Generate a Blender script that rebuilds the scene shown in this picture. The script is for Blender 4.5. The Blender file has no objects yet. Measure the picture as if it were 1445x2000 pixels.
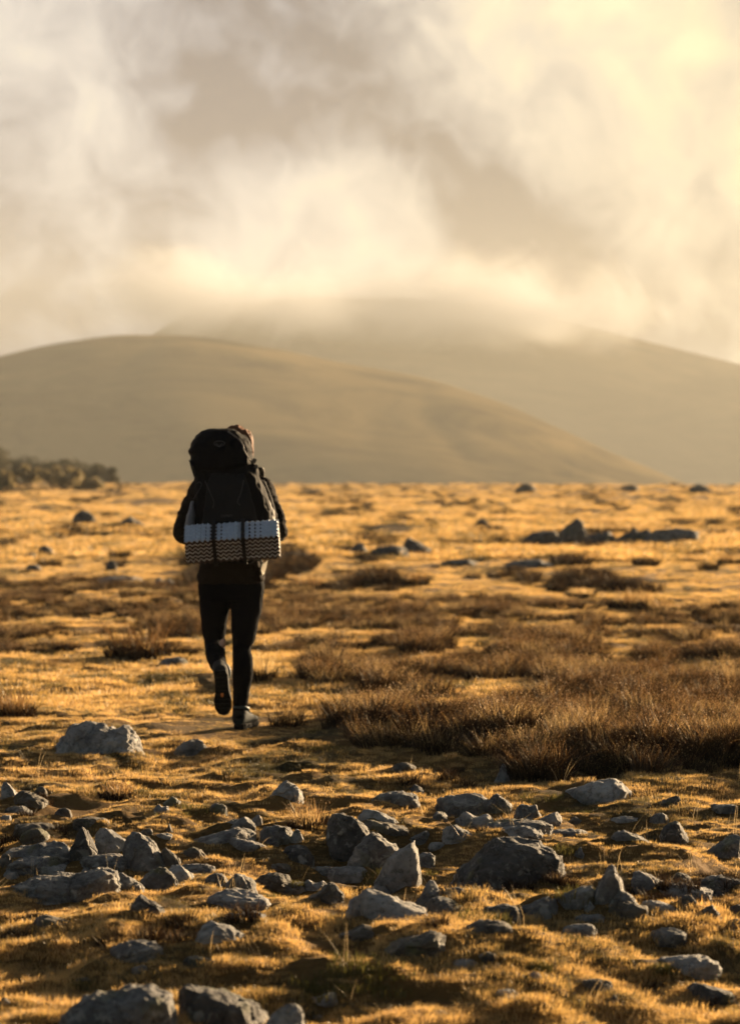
import bpy, bmesh, math, random
import numpy as np
from mathutils import Vector, Matrix

# ------------------------------------------------------------------ camera
scene = bpy.context.scene
R = math.radians
CAM_Z = 1.42
F_PX = 5118.0            # focal length in pixels of the 1445 x 2000 photograph
HORIZON = 935.0
PITCH = math.atan((1000 - HORIZON) / F_PX)
cam_data = bpy.data.cameras.new('camera')
cam = bpy.data.objects.new('camera', cam_data)
scene.collection.objects.link(cam)
cam.location = (0, 0, CAM_Z)
cam.rotation_euler = (R(90) - PITCH, 0, 0)
cam_data.sensor_fit = 'VERTICAL'
cam_data.sensor_height = 24.0 * 2000 / 1445
cam_data.lens = 85.0
cam_data.clip_start = 0.1
cam_data.clip_end = 20000
cam_data.dof.use_dof = True
cam_data.dof.focus_distance = 10.4
cam_data.dof.aperture_fstop = 3.7
scene.camera = cam

# ------------------------------------------------------------------ exposure, sky, sun
scene.view_settings.view_transform = 'Standard'
scene.view_settings.look = 'None'
scene.view_settings.gamma = 1
EXPOSURE = 2.5
scene.view_settings.exposure = EXPOSURE
SUN_EL, SUN_AZ = 10.5, 41.0          # azimuth to the right of the view direction
SUN_DIR = Vector((math.sin(R(SUN_AZ)) * math.cos(R(SUN_EL)), math.cos(R(SUN_AZ)) * math.cos(R(SUN_EL)), math.sin(R(SUN_EL))))

def nd(nt, kind, **kw):
    n = nt.nodes.new(kind)
    for k, v in kw.items():
        if k == 'inp':
            for kk, vv in v.items():
                n.inputs[kk].default_value = vv
        else:
            setattr(n, k, v)
    return n
def s2l(r, g, b, k=1.0):
    f = lambda c: (c / 255 / 12.92) if c / 255 <= 0.04045 else ((c / 255 + 0.055) / 1.055) ** 2.4
    return (f(r) * k, f(g) * k, f(b) * k, 1)

world = bpy.data.worlds.new('World'); scene.world = world
world.use_nodes = True
wt = world.node_tree; wt.nodes.clear(); L = wt.links.new
out = nd(wt, 'ShaderNodeOutputWorld')
sky = nd(wt, 'ShaderNodeTexSky', sky_type='NISHITA', sun_disc=False, sun_elevation=R(SUN_EL), sun_rotation=R(SUN_AZ))
bg_sky = nd(wt, 'ShaderNodeBackground', inp={'Strength': 0.05})
L(sky.outputs[0], bg_sky.inputs[0])
tc = nd(wt, 'ShaderNodeTexCoord')
def wmath(op, a, b=None, c=None, clamp=False):
    n = nd(wt, 'ShaderNodeMath', operation=op, use_clamp=clamp)
    for i, v in enumerate((a, b, c)):
        if v is None: continue
        if isinstance(v, (int, float)): n.inputs[i].default_value = v
        else: L(v, n.inputs[i])
    return n.outputs[0]
def wnoise(scale, detail, rough, vec, dist=0.0):
    n = nd(wt, 'ShaderNodeTexNoise', inp={'Scale': scale, 'Detail': detail, 'Roughness': rough, 'Distortion': dist})
    L(vec, n.inputs['Vector']); return n
gen = tc.outputs['Generated']
warp = wnoise(9.0, 3, 0.5, gen)
wsub = nd(wt, 'ShaderNodeVectorMath', operation='SUBTRACT'); L(warp.outputs['Color'], wsub.inputs[0]); wsub.inputs[1].default_value = (0.5, 0.5, 0.5)
wscl = nd(wt, 'ShaderNodeVectorMath', operation='SCALE'); L(wsub.outputs[0], wscl.inputs[0]); wscl.inputs['Scale'].default_value = 0.07
wadd = nd(wt, 'ShaderNodeVectorMath', operation='ADD'); L(gen, wadd.inputs[0]); L(wscl.outputs[0], wadd.inputs[1])
pos = wadd.outputs[0]
def pdir(px, py):
    return Vector(((px - 722.5) / F_PX, 1.0, (HORIZON - py) / F_PX)).normalized()
def blob(px, py, rad_px, amp):
    c = pdir(px, py); s = rad_px / F_PX
    d = nd(wt, 'ShaderNodeVectorMath', operation='DISTANCE'); L(pos, d.inputs[0]); d.inputs[1].default_value = c
    e = wmath('POWER', wmath('DIVIDE', d.outputs['Value'], s), 2.0)
    return wmath('MULTIPLY', wmath('EXPONENT', wmath('MULTIPLY', e, -1.0)), amp)
n1 = wnoise(13.0, 7, 0.56, pos, 0.3)
n2 = wnoise(42.0, 6, 0.58, pos, 0.5)
lum = wmath('MULTIPLY_ADD', n1.outputs['Fac'], 1.75, -0.37)
lum = wmath('ADD', lum, wmath('MULTIPLY_ADD', n2.outputs['Fac'], 0.75, -0.375))
for b in [(700, 130, 150, -0.40), (430, 215, 120, -0.36), (930, 370, 140, -0.40), (560, 130, 60, 0.12), (1060, 500, 170, -0.42), (560, 60, 120, 0.10), (820, 130, 130, -0.13),
          (1300, 560, 220, -0.20), (40, 640, 210, -0.50), (560, 420, 220, 0.18), (230, 480, 180, 0.12), (730, 540, 160, 0.02), (110, 120, 260, -0.05), (80, 570, 70, 0.16), (370, 560, 80, 0.14),
          (1350, 130, 300, 0.26), (1445, 300, 260, 0.08), (230, 610, 120, -0.22)]:
    lum = wmath('ADD', lum, blob(*b))
# brightness grows towards the sun
dsun = nd(wt, 'ShaderNodeVectorMath', operation='DOT_PRODUCT'); L(gen, dsun.inputs[0]); dsun.inputs[1].default_value = SUN_DIR
sunw = wmath('MAXIMUM', dsun.outputs['Value'], 0.0)
CK = 1.0 / 2 ** EXPOSURE
rampn = nd(wt, 'ShaderNodeValToRGB'); cr = rampn.color_ramp
cr.elements[0].position = 0.20; cr.elements[0].color = s2l(100, 103, 114, CK)
cr.elements[1].position = 1.0; cr.elements[1].color = s2l(255, 246, 214, CK)
for p, c in [(0.36, (146, 147, 151)), (0.52, (188, 185, 180)), (0.70, (220, 213, 200)), (0.88, (242, 232, 206))]:
    e = cr.elements.new(p); e.color = s2l(*c, CK)
L(lum, rampn.inputs[0])
# lilac on the side away from the sun, yellow towards it
sep = nd(wt, 'ShaderNodeSeparateXYZ'); L(gen, sep.inputs[0])
wr = wmath('ADD', wmath('MULTIPLY_ADD', sep.outputs['X'], 3.6, 0.16), wmath('MULTIPLY_ADD', n1.outputs['Fac'], 0.5, -0.25), clamp=True)
tint = nd(wt, 'ShaderNodeMix', data_type='RGBA'); L(wr, tint.inputs['Factor'])
tint.inputs[6].default_value = (0.93, 0.97, 1.08, 1); tint.inputs[7].default_value = (1.12, 1.0, 0.74, 1)
mul = nd(wt, 'ShaderNodeMix', data_type='RGBA', blend_type='MULTIPLY'); mul.inputs['Factor'].default_value = 1
L(rampn.outputs[0], mul.inputs[6]); L(tint.outputs[2], mul.inputs[7])
# bright sunlit cloud ahead; everywhere else an unseen dull grey broken deck, added to dim and cool the fill, with the clear sky showing through its gaps
front = nd(wt, 'ShaderNodeMapRange', interpolation_type='SMOOTHSTEP', inp={'From Min': 0.45, 'From Max': 0.94}); L(sep.outputs['Y'], front.inputs[0])
cstr = wmath('MULTIPLY_ADD', front.outputs[0], 0.87, 0.13)
cool = nd(wt, 'ShaderNodeMix', data_type='RGBA', blend_type='MULTIPLY'); cool.inputs['Factor'].default_value = 1
ctint = nd(wt, 'ShaderNodeMix', data_type='RGBA'); L(front.outputs[0], ctint.inputs['Factor']); ctint.inputs[6].default_value = (0.78, 1.0, 1.35, 1); ctint.inputs[7].default_value = (1, 1, 1, 1)
L(mul.outputs[2], cool.inputs[6]); L(ctint.outputs[2], cool.inputs[7])
bg_cloud = nd(wt, 'ShaderNodeBackground'); L(cool.outputs[2], bg_cloud.inputs[0]); L(cstr, bg_cloud.inputs['Strength'])
mixs = nd(wt, 'ShaderNodeMixShader')
nbig = wnoise(2.2, 5, 0.55, gen)
deck = nd(wt, 'ShaderNodeMapRange', inp={'From Min': 0.40, 'From Max': 0.56, 'To Min': 0.35, 'To Max': 0.97}); L(nbig.outputs['Fac'], deck.inputs[0])
cover = wmath('MAXIMUM', deck.outputs[0], front.outputs[0])
L(cover, mixs.inputs[0]); L(bg_sky.outputs[0], mixs.inputs[1]); L(bg_cloud.outputs[0], mixs.inputs[2])
L(mixs.outputs[0], out.inputs['Surface'])

sun_data = bpy.data.lights.new('sun', 'SUN'); sun_data.energy = 5.0; sun_data.angle = R(0.53)
sun_data.color = (1.0, 0.715, 0.42)
sun = bpy.data.objects.new('sun', sun_data); scene.collection.objects.link(sun)
sun.rotation_euler = SUN_DIR.to_track_quat('Z', 'Y').to_euler()
sun.location = (30, 30, 40)

# ------------------------------------------------------------------ helpers
C = scene.collection
rng = np.random.default_rng(7)
random.seed(7)

def hash3(ix, iy, iz, seed):
    h = (ix.astype(np.int64) * 374761393 + iy.astype(np.int64) * 668265263 + iz.astype(np.int64) * 2147483647 + seed * 974711) & 0xffffffff
    h = ((h ^ (h >> 13)) * 1274126177) & 0xffffffff
    h = ((h ^ (h >> 15)) * 2246822519) & 0xffffffff
    return ((h ^ (h >> 16)) & 0xffffff) / float(0xffffff) * 2 - 1
def vnoise(x, y, z=None, seed=0):
    x = np.asarray(x, float); y = np.asarray(y, float)
    z = np.zeros_like(x) if z is None else np.asarray(z, float)
    fx, fy, fz = np.floor(x), np.floor(y), np.floor(z)
    tx, ty, tz = x - fx, y - fy, z - fz
    tx = tx * tx * tx * (tx * (tx * 6 - 15) + 10); ty = ty * ty * ty * (ty * (ty * 6 - 15) + 10); tz = tz * tz * (3 - 2 * tz)
    r = 0
    for a in (0, 1):
        for b in (0, 1):
            for c in (0, 1):
                w = (tx if a else 1 - tx) * (ty if b else 1 - ty) * (tz if c else 1 - tz)
                r = r + w * hash3(fx + a, fy + b, fz + c, seed)
    return r
def fbm(x, y, z=None, octaves=4, seed=0, gain=0.5):
    a, s, t = 1.0, 1.0, 0
    ca, sa = math.cos(0.6), math.sin(0.6)
    for o in range(octaves):
        X, Y = (x * ca - y * sa), (x * sa + y * ca)
        x, y = X, Y
        t = t + a * vnoise(x * s + o * 17.3, y * s - o * 5.1, None if z is None else z * s, seed + o)
        a *= gain; s *= 2.03
    return t
def sstep(a, b, v):
    t = np.clip((np.asarray(v, float) - a) / (b - a), 0, 1)
    return t * t * (3 - 2 * t)

EDGE = 260.0
def Hbase(y):
    return 0.76 * sstep(30, EDGE, y) - 30 * sstep(EDGE, 620, y)
# local swells: (px, py, radius x, radius y, height) in photograph pixels, turned into ground positions
def flat_at(px, py, z=0.0):
    D = (CAM_Z - z) * F_PX / (py - HORIZON)
    return (px - 722.5) / F_PX * D, D
SWELLS = []
for px, py, rx, ry, h in [(600, 1695, 0.35, 0.9, -0.09), (820, 1690, 0.35, 0.8, -0.05), (760, 1900, 0.6, 0.35, 0.05), (250, 1850, 0.5, 0.4, 0.05),
                          (1250, 1690, 0.5, 0.5, 0.05), (1000, 1880, 0.4, 0.3, 0.04), (60, 1960, 0.4, 0.35, -0.04), (640, 1790, 0.35, 0.25, 0.05),
                          (395, 1428, 0.16, 0.18, 0.045), (100, 1770, 0.5, 0.4, 0.03), (1100, 1450, 2.0, 2.0, 0.05), (690, 1425, .35, .35, .06), (830, 1452, .4, .35, .07), (980, 1474, .4, .33, .08), (1130, 1490, .4, .3, .08), (1280, 1497, .4, .3, .08), (1430, 1502, .4, .3, .08), (1300, 1830, 0.35, 0.25, 0.06),
                          (1380, 1960, 0.35, 0.3, -0.05), (1150, 1830, 0.3, 0.2, 0.05), (905, 1815, 0.14, 0.12, 0.06), (230, 1550, 0.2, 0.25, 0.03)]:
    x, y = flat_at(px, py); SWELLS.append((x, y, rx, ry, h))
def H(x, y):
    x = np.asarray(x, float); y = np.asarray(y, float)
    h = Hbase(y)
    near = 1 - sstep(12, 24, y); mid = 1 - sstep(28, 55, y); far = sstep(22, 70, y) * (1 - sstep(EDGE, EDGE + 100, y))
    h = h + 0.034 * fbm(x / 1.3, y / 1.6, octaves=2, seed=3) * mid
    r = 1 - np.abs(fbm(x / 0.42, y / 0.36, octaves=2, seed=9)) * 1.5
    h = h + 0.040 * (np.clip(r, -1, 1) - 0.4) * mid
    h = h + 0.022 * fbm(x / 0.16, y / 0.10, octaves=2, seed=21) * near
    h = h + 0.24 * fbm(x / 3.6, y / 7.0, octaves=2, seed=31) * far
    h = h + 0.08 * fbm(x / 1.9, y / 2.6, octaves=1, seed=37) * far * (1 - sstep(80, 140, y))
    h = h + 0.5 * fbm(x / 40.0, y / 50.0, octaves=2, seed=41) * sstep(100, 220, y) * (1 - sstep(EDGE, EDGE + 60, y)) * 0.5
    for (sx, sy, rx, ry, hh) in SWELLS:
        h = h + hh * np.exp(-((x - sx) / rx) ** 2 - ((y - sy) / ry) ** 2)
    # firm, level ground under the walker
    k = np.minimum(1, 1.7 * np.exp(-((x + 0.72) / 0.45) ** 2 - ((y - 14.6) / 0.8) ** 2))
    h = h * (1 - k)
    return h
def Hs(x, y): return float(H(np.array([x]), np.array([y]))[0])
def ground_at(px, py):
    """ground point seen at photograph pixel (px, py)"""
    ds = np.exp(np.linspace(math.log(5.5), math.log(EDGE), 5000))
    xs = (px - 722.5) / F_PX * ds
    zs = CAM_Z - (py - HORIZON) / F_PX * ds
    hit = np.nonzero(zs <= H(xs, ds))[0]
    i = hit[0] if len(hit) else len(ds) - 1
    return xs[i], ds[i]
def ray(px, py, D):
    return Vector(((px - 722.5) / F_PX * D, D, CAM_Z - (py - HORIZON) / F_PX * D))

def mesh_obj(name, verts, faces, mat=None, parent=None, smooth=True):
    me = bpy.data.meshes.new(name)
    if isinstance(verts, np.ndarray): verts = verts.tolist()
    if isinstance(faces, np.ndarray): faces = faces.tolist()
    me.from_pydata(verts, [], faces)
    me.update()
    if smooth: me.polygons.foreach_set('use_smooth', [True] * len(me.polygons))
    if mat:
        for m in (mat if isinstance(mat, (list, tuple)) else [mat]): me.materials.append(m)
    o = bpy.data.objects.new(name, me); C.objects.link(o)
    if parent: o.parent = parent
    return o
def tag(o, label=None, cat=None, group=None, kind=None):
    if label: o['label'] = label
    if cat: o['category'] = cat
    if group: o['group'] = group
    if kind: o['kind'] = kind
    return o
def empty(name, loc, **kw):
    o = bpy.data.objects.new(name, None); C.objects.link(o); o.location = loc
    o.empty_display_size = 0.1
    return tag(o, **kw)

# ------------------------------------------------------------------ materials
def new_mat(name):
    m = bpy.data.materials.new(name); m.use_nodes = True
    nt = m.node_tree; nt.nodes.clear()
    o = nd(nt, 'ShaderNodeOutputMaterial')
    return m, nt, o
def simple(name, col, rough=0.8, spec=0.3, noise=0.25, nscale=60, bump=0.2, sheen=0.0, metallic=0.0):
    m, nt, o = new_mat(name); l = nt.links.new
    p = nd(nt, 'ShaderNodeBsdfPrincipled', inp={'Roughness': rough, 'Specular IOR Level': spec, 'Sheen Weight': sheen, 'Metallic': metallic})
    t = nd(nt, 'ShaderNodeTexCoord'); n = nd(nt, 'ShaderNodeTexNoise', inp={'Scale': nscale, 'Detail': 5})
    l(t.outputs['Object'], n.inputs['Vector'])
    r = nd(nt, 'ShaderNodeValToRGB')
    r.color_ramp.elements[0].position = .3; r.color_ramp.elements[1].position = .7
    r.color_ramp.elements[0].color = tuple(c * (1 - noise) for c in col[:3]) + (1,)
    r.color_ramp.elements[1].color = tuple(min(1, c * (1 + noise)) for c in col[:3]) + (1,)
    l(n.outputs['Fac'], r.inputs[0]); l(r.outputs[0], p.inputs['Base Color'])
    if bump:
        b = nd(nt, 'ShaderNodeBump', inp={'Strength': bump, 'Distance': 0.003}); l(n.outputs['Fac'], b.inputs['Height']); l(b.outputs[0], p.inputs['Normal'])
    l(p.outputs[0], o.inputs[0])
    return m

def blade_mat(name, cols, trans=0.5, patch=None, rough=0.5, gloss=0.12, scale=1.4):
    """thin dry leaf: diffuse + translucent + a little sheen; colour from per-tuft random and slow patches over the ground"""
    m, nt, o = new_mat(name); l = nt.links.new
    info = nd(nt, 'ShaderNodeObjectInfo'); geo = nd(nt, 'ShaderNodeNewGeometry')
    n = nd(nt, 'ShaderNodeTexNoise', inp={'Scale': scale, 'Detail': 4, 'Roughness': 0.6}); l(geo.outputs['Position'], n.inputs['Vector'])
    n3 = nd(nt, 'ShaderNodeTexNoise', inp={'Scale': 14, 'Detail': 2}); l(geo.outputs['Position'], n3.inputs['Vector'])
    a = nd(nt, 'ShaderNodeMath', operation='MULTIPLY_ADD'); l(info.outputs['Random'], a.inputs[0]); a.inputs[1].default_value = 0.22; a.inputs[2].default_value = -0.11
    b = nd(nt, 'ShaderNodeMath', operation='ADD'); l(a.outputs[0], b.inputs[0]); l(n.outputs['Fac'], b.inputs[1])
    b2 = nd(nt, 'ShaderNodeMath', operation='MULTIPLY_ADD'); l(n3.outputs['Fac'], b2.inputs[0]); b2.inputs[1].default_value = 0.3; l(b.outputs[0], b2.inputs[2])
    b3 = nd(nt, 'ShaderNodeMath', operation='SUBTRACT'); l(b2.outputs[0], b3.inputs[0]); b3.inputs[1].default_value = 0.15
    r = nd(nt, 'ShaderNodeValToRGB'); e = r.color_ramp.elements
    e[0].position, e[0].color = cols[0][0], (*cols[0][1], 1)
    e[1].position, e[1].color = cols[-1][0], (*cols[-1][1], 1)
    for p, c in cols[1:-1]:
        x = e.new(p); x.color = (*c, 1)
    l(b3.outputs[0], r.inputs[0])
    d = nd(nt, 'ShaderNodeBsdfDiffuse'); t = nd(nt, 'ShaderNodeBsdfTranslucent'); g = nd(nt, 'ShaderNodeBsdfGlossy', inp={'Roughness': rough})
    l(r.outputs[0], d.inputs[0]); l(r.outputs[0], t.inputs[0]); g.inputs[0].default_value = (0.9, 0.85, 0.75, 1)
    m1 = nd(nt, 'ShaderNodeMixShader', inp={0: trans}); l(d.outputs[0], m1.inputs[1]); l(t.outputs[0], m1.inputs[2])
    m2 = nd(nt, 'ShaderNodeMixShader', inp={0: gloss}); l(m1.outputs[0], m2.inputs[1]); l(g.outputs[0], m2.inputs[2])
    l(m2.outputs[0], o.inputs[0])
    return m
M_turf = blade_mat('turf_blades', [(0.34, (0.045, 0.038, 0.012)), (0.42, (0.16, 0.115, 0.034)), (0.48, (0.49, 0.312, 0.097)), (0.60, (0.63, 0.408, 0.145)), (0.71, (0.26, 0.15, 0.05))], trans=0.56, gloss=0.08)
M_rush = blade_mat('rush_stems', [(0.25, (0.06, 0.03, 0.011)), (0.5, (0.20, 0.11, 0.038)), (0.58, (0.46, 0.31, 0.13)), (0.75, (0.58, 0.42, 0.19))], trans=0.5, gloss=0.03, rough=0.45)
M_heather = blade_mat('heather_twigs', [(0.25, (0.010, 0.006, 0.004)), (0.5, (0.026, 0.014, 0.007)), (0.75, (0.048, 0.027, 0.012))], trans=0.2, gloss=0.02)
M_seed = blade_mat('seed_heads', [(0.25, (0.45, 0.30, 0.14)), (0.75, (0.7, 0.52, 0.28))], trans=0.4, gloss=0.04, rough=0.5)
M_straw = blade_mat('straw', [(0.25, (0.5, 0.36, 0.18)), (0.75, (0.7, 0.52, 0.27))], trans=0.5, gloss=0.15)
M_leafd = blade_mat('dark_leaves', [(0.25, (0.03, 0.03, 0.015)), (0.75, (0.07, 0.06, 0.025))], trans=0.2, gloss=0.05)
M_leafp = blade_mat('pale_leaves', [(0.25, (0.16, 0.13, 0.06)), (0.75, (0.30, 0.24, 0.12))], trans=0.4, gloss=0.05)
M_moss = blade_mat('moss', [(0.25, (0.05, 0.046, 0.012)), (0.75, (0.14, 0.12, 0.03))], trans=0.3, gloss=0.03)

def ground_material():
    m, nt, o = new_mat('turf_ground'); l = nt.links.new
    geo = nd(nt, 'ShaderNodeNewGeometry')
    n1 = nd(nt, 'ShaderNodeTexNoise', inp={'Scale': 1.4, 'Detail': 6, 'Roughness': 0.6}); l(geo.outputs['Position'], n1.inputs['Vector'])
    n2 = nd(nt, 'ShaderNodeTexNoise', inp={'Scale': 45, 'Detail': 6, 'Roughness': 0.7}); l(geo.outputs['Position'], n2.inputs['Vector'])
    r = nd(nt, 'ShaderNodeValToRGB'); e = r.color_ramp.elements
    e[0].position, e[0].color = 0.3, (0.03, 0.025, 0.009, 1); e[1].position, e[1].color = 0.7, (0.13, 0.075, 0.024, 1)
    x = e.new(0.5); x.color = (0.12, 0.07, 0.022, 1)
    mx = nd(nt, 'ShaderNodeMath', operation='MULTIPLY_ADD'); l(n2.outputs['Fac'], mx.inputs[0]); mx.inputs[1].default_value = 0.5
    ms = nd(nt, 'ShaderNodeMath', operation='SUBTRACT'); l(n1.outputs['Fac'], ms.inputs[0]); ms.inputs[1].default_value = 0.25
    l(ms.outputs[0], mx.inputs[2]); l(mx.outputs[0], r.inputs[0])
    p = nd(nt, 'ShaderNodeBsdfPrincipled', inp={'Roughness': 0.95, 'Specular IOR Level': 0.1})
    l(r.outputs[0], p.inputs['Base Color'])
    b = nd(nt, 'ShaderNodeBump', inp={'Strength': 0.9, 'Distance': 0.02}); l(n2.outputs['Fac'], b.inputs['Height']); l(b.outputs[0], p.inputs['Normal'])
    l(p.outputs[0], o.inputs[0])
    return m
M_ground = ground_material()

def rock_material(name, c0, c1, lichen=0.5, green=0.3):
    m, nt, o = new_mat(name); l = nt.links.new
    tcn = nd(nt, 'ShaderNodeTexCoord'); info = nd(nt, 'ShaderNodeObjectInfo')
    add = nd(nt, 'ShaderNodeVectorMath', operation='ADD'); l(tcn.outputs['Object'], add.inputs[0])
    sc = nd(nt, 'ShaderNodeMath', operation='MULTIPLY'); l(info.outputs['Random'], sc.inputs[0]); sc.inputs[1].default_value = 37.0
    l(sc.outputs[0], add.inputs[1]); V = add.outputs[0]
    def noise(s, d, r=0.6, vec=V, dist=0):
        n = nd(nt, 'ShaderNodeTexNoise', inp={'Scale': s, 'Detail': d, 'Roughness': r, 'Distortion': dist}); l(vec, n.inputs['Vector']); return n.outputs['Fac']
    def ramp(v, pts):
        r = nd(nt, 'ShaderNodeValToRGB'); e = r.color_ramp.elements
        e[0].position, e[0].color = pts[0][0], (*pts[0][1], 1); e[1].position, e[1].color = pts[-1][0], (*pts[-1][1], 1)
        for p, c in pts[1:-1]:
            x = e.new(p); x.color = (*c, 1)
        l(v, r.inputs[0]); return r.outputs[0]
    def mix(f, a, b):
        n = nd(nt, 'ShaderNodeMix', data_type='RGBA'); l(f, n.inputs[0]) if not isinstance(f, float) else None
        for s, v in ((6, a), (7, b)):
            if isinstance(v, tuple): n.inputs[s].default_value = (*v, 1)
            else: l(v, n.inputs[s])
        return n.outputs[2]
    def step(v, a, b, k=1.0):
        n = nd(nt, 'ShaderNodeMapRange', interpolation_type='SMOOTHSTEP', inp={'From Min': a, 'From Max': b, 'To Max': k}); l(v, n.inputs[0]); return n.outputs[0]
    base = ramp(noise(9, 8, 0.65), [(0.32, c0), (0.5, tuple((a + b) / 2 for a, b in zip(c0, c1))), (0.68, c1)])
    base = mix(step(noise(55, 5, 0.7), 0.5, 0.68, 0.6), base, (0.03, 0.03, 0.03))       # dark speckle
    base = mix(step(noise(24, 6, 0.7, dist=0.5), 0.53, 0.62, lichen), base, (0.32, 0.305, 0.265))   # crustose lichen
    vo = nd(nt, 'ShaderNodeTexVoronoi', inp={'Scale': 15.0}); 
    wv = nd(nt, 'ShaderNodeVectorMath', operation='ADD'); l(V, wv.inputs[0])
    nn = nd(nt, 'ShaderNodeTexNoise', inp={'Scale': 30, 'Detail': 3}); l(V, nn.inputs['Vector'])
    sc2 = nd(nt, 'ShaderNodeVectorMath', operation='SCALE'); l(nn.outputs['Color'], sc2.inputs[0]); sc2.inputs['Scale'].default_value = 0.05
    l(sc2.outputs[0], wv.inputs[1]); l(wv.outputs[0], vo.inputs['Vector'])
    spot = nd(nt, 'ShaderNodeMath', operation='MULTIPLY'); l(step(vo.outputs['Distance'], 0.34, 0.16, 0.7), spot.inputs[0])
    sepc = nd(nt, 'ShaderNodeSeparateColor'); l(vo.outputs['Color'], sepc.inputs[0]); l(step(sepc.outputs[0], 0.80, 0.82), spot.inputs[1])
    base = mix(spot.outputs[0], base, (0.36, 0.345, 0.30))
    base = mix(step(noise(6.5, 5, 0.6), 0.55, 0.68, green), base, (0.12, 0.125, 0.04))
    geo = nd(nt, 'ShaderNodeNewGeometry')
    p = nd(nt, 'ShaderNodeBsdfPrincipled', inp={'Roughness': 0.82, 'Specular IOR Level': 0.35}); l(base, p.inputs['Base Color'])
    hsum = nd(nt, 'ShaderNodeMath', operation='ADD'); l(noise(18, 10, 0.72), hsum.inputs[0])
    vc = nd(nt, 'ShaderNodeTexVoronoi', feature='DISTANCE_TO_EDGE', inp={'Scale': 6.0}); l(wv.outputs[0], vc.inputs['Vector'])
    l(step(vc.outputs['Distance'], 0.0, 0.035, 0.5), hsum.inputs[1])
    b = nd(nt, 'ShaderNodeBump', inp={'Strength': 1.0, 'Distance': 0.028}); l(hsum.outputs[0], b.inputs['Height']); l(b.outputs[0], p.inputs['Normal'])
    l(p.outputs[0], o.inputs[0])
    return m
M_rock = {
    'grey': rock_material('grey_stone', (0.045, 0.044, 0.042), (0.22, 0.214, 0.2), 0.7, 0.5),
    'pale': rock_material('pale_stone', (0.10, 0.097, 0.092), (0.38, 0.37, 0.345), 0.7, 0.3),
    'dark': rock_material('dark_stone', (0.022, 0.021, 0.020), (0.12, 0.115, 0.105), 0.45, 0.5),
    'brown': rock_material('brown_stone', (0.055, 0.048, 0.038), (0.135, 0.118, 0.09), 0.3, 0.6)}

# ------------------------------------------------------------------ ground
def build_ground():
    ys = [-40, -20, -8, 0, 3, 5]
    py = 2030.0 if True else 0
    y = CAM_Z * F_PX / (2060 - HORIZON)
    while y < EDGE + 10:
        ys.append(y)
        y += min(0.75 if y < 120 else 1.1, y * y / (CAM_Z * F_PX) * 2.3)
    y = EDGE + 10
    while y < 3200:
        ys.append(y); y *= 1.06
    ys = np.array(ys)
    t = np.linspace(-1, 1, 381)
    X = (0.165 * np.maximum(ys, 3)[:, None] + 0.25) * t[None, :] + (0.35 * np.maximum(ys, 0)[:, None] + 40) * np.sign(t) * np.abs(t[None, :]) ** 40
    Y = np.repeat(ys[:, None], len(t), 1)
    Z = H(X.ravel(), Y.ravel())
    n, m = X.shape
    V = np.stack([X.ravel(), Y.ravel(), Z], 1)
    i = np.arange(n * m).reshape(n, m)
    Fc = np.stack([i[:-1, :-1].ravel(), i[:-1, 1:].ravel(), i[1:, 1:].ravel(), i[1:, :-1].ravel()], 1)
    o = mesh_obj('ground', V, Fc, M_ground)
    tag(o, kind='structure')
build_ground()

# hills
def hill_material(name, c0, c1):
    m, nt, o = new_mat(name); l = nt.links.new
    geo = nd(nt, 'ShaderNodeNewGeometry')
    mp = nd(nt, 'ShaderNodeMapping', inp={'Scale': (1, 1, 2.5)}); l(geo.outputs['Position'], mp.inputs[0])
    n = nd(nt, 'ShaderNodeTexNoise', inp={'Scale': 0.009, 'Detail': 9, 'Roughness': 0.66, 'Distortion': 0.6}); l(mp.outputs[0], n.inputs['Vector'])
    r = nd(nt, 'ShaderNodeValToRGB'); e = r.color_ramp.elements
    e[0].position, e[0].color = 0.40, (*c0, 1); e[1].position, e[1].color = 0.58, (*c1, 1)
    l(n.outputs['Fac'], r.inputs[0])
    p = nd(nt, 'ShaderNodeBsdfPrincipled', inp={'Roughness': 1, 'Specular IOR Level': 0.0}); l(r.outputs[0], p.inputs['Base Color'])
    l(p.outputs[0], o.inputs[0]); return m
M_hill = hill_material('moor_hillside', (0.03, 0.024, 0.013), (0.13, 0.098, 0.048))
M_hill_far = hill_material('far_moor', (0.016, 0.013, 0.009), (0.065, 0.050, 0.028))
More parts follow.
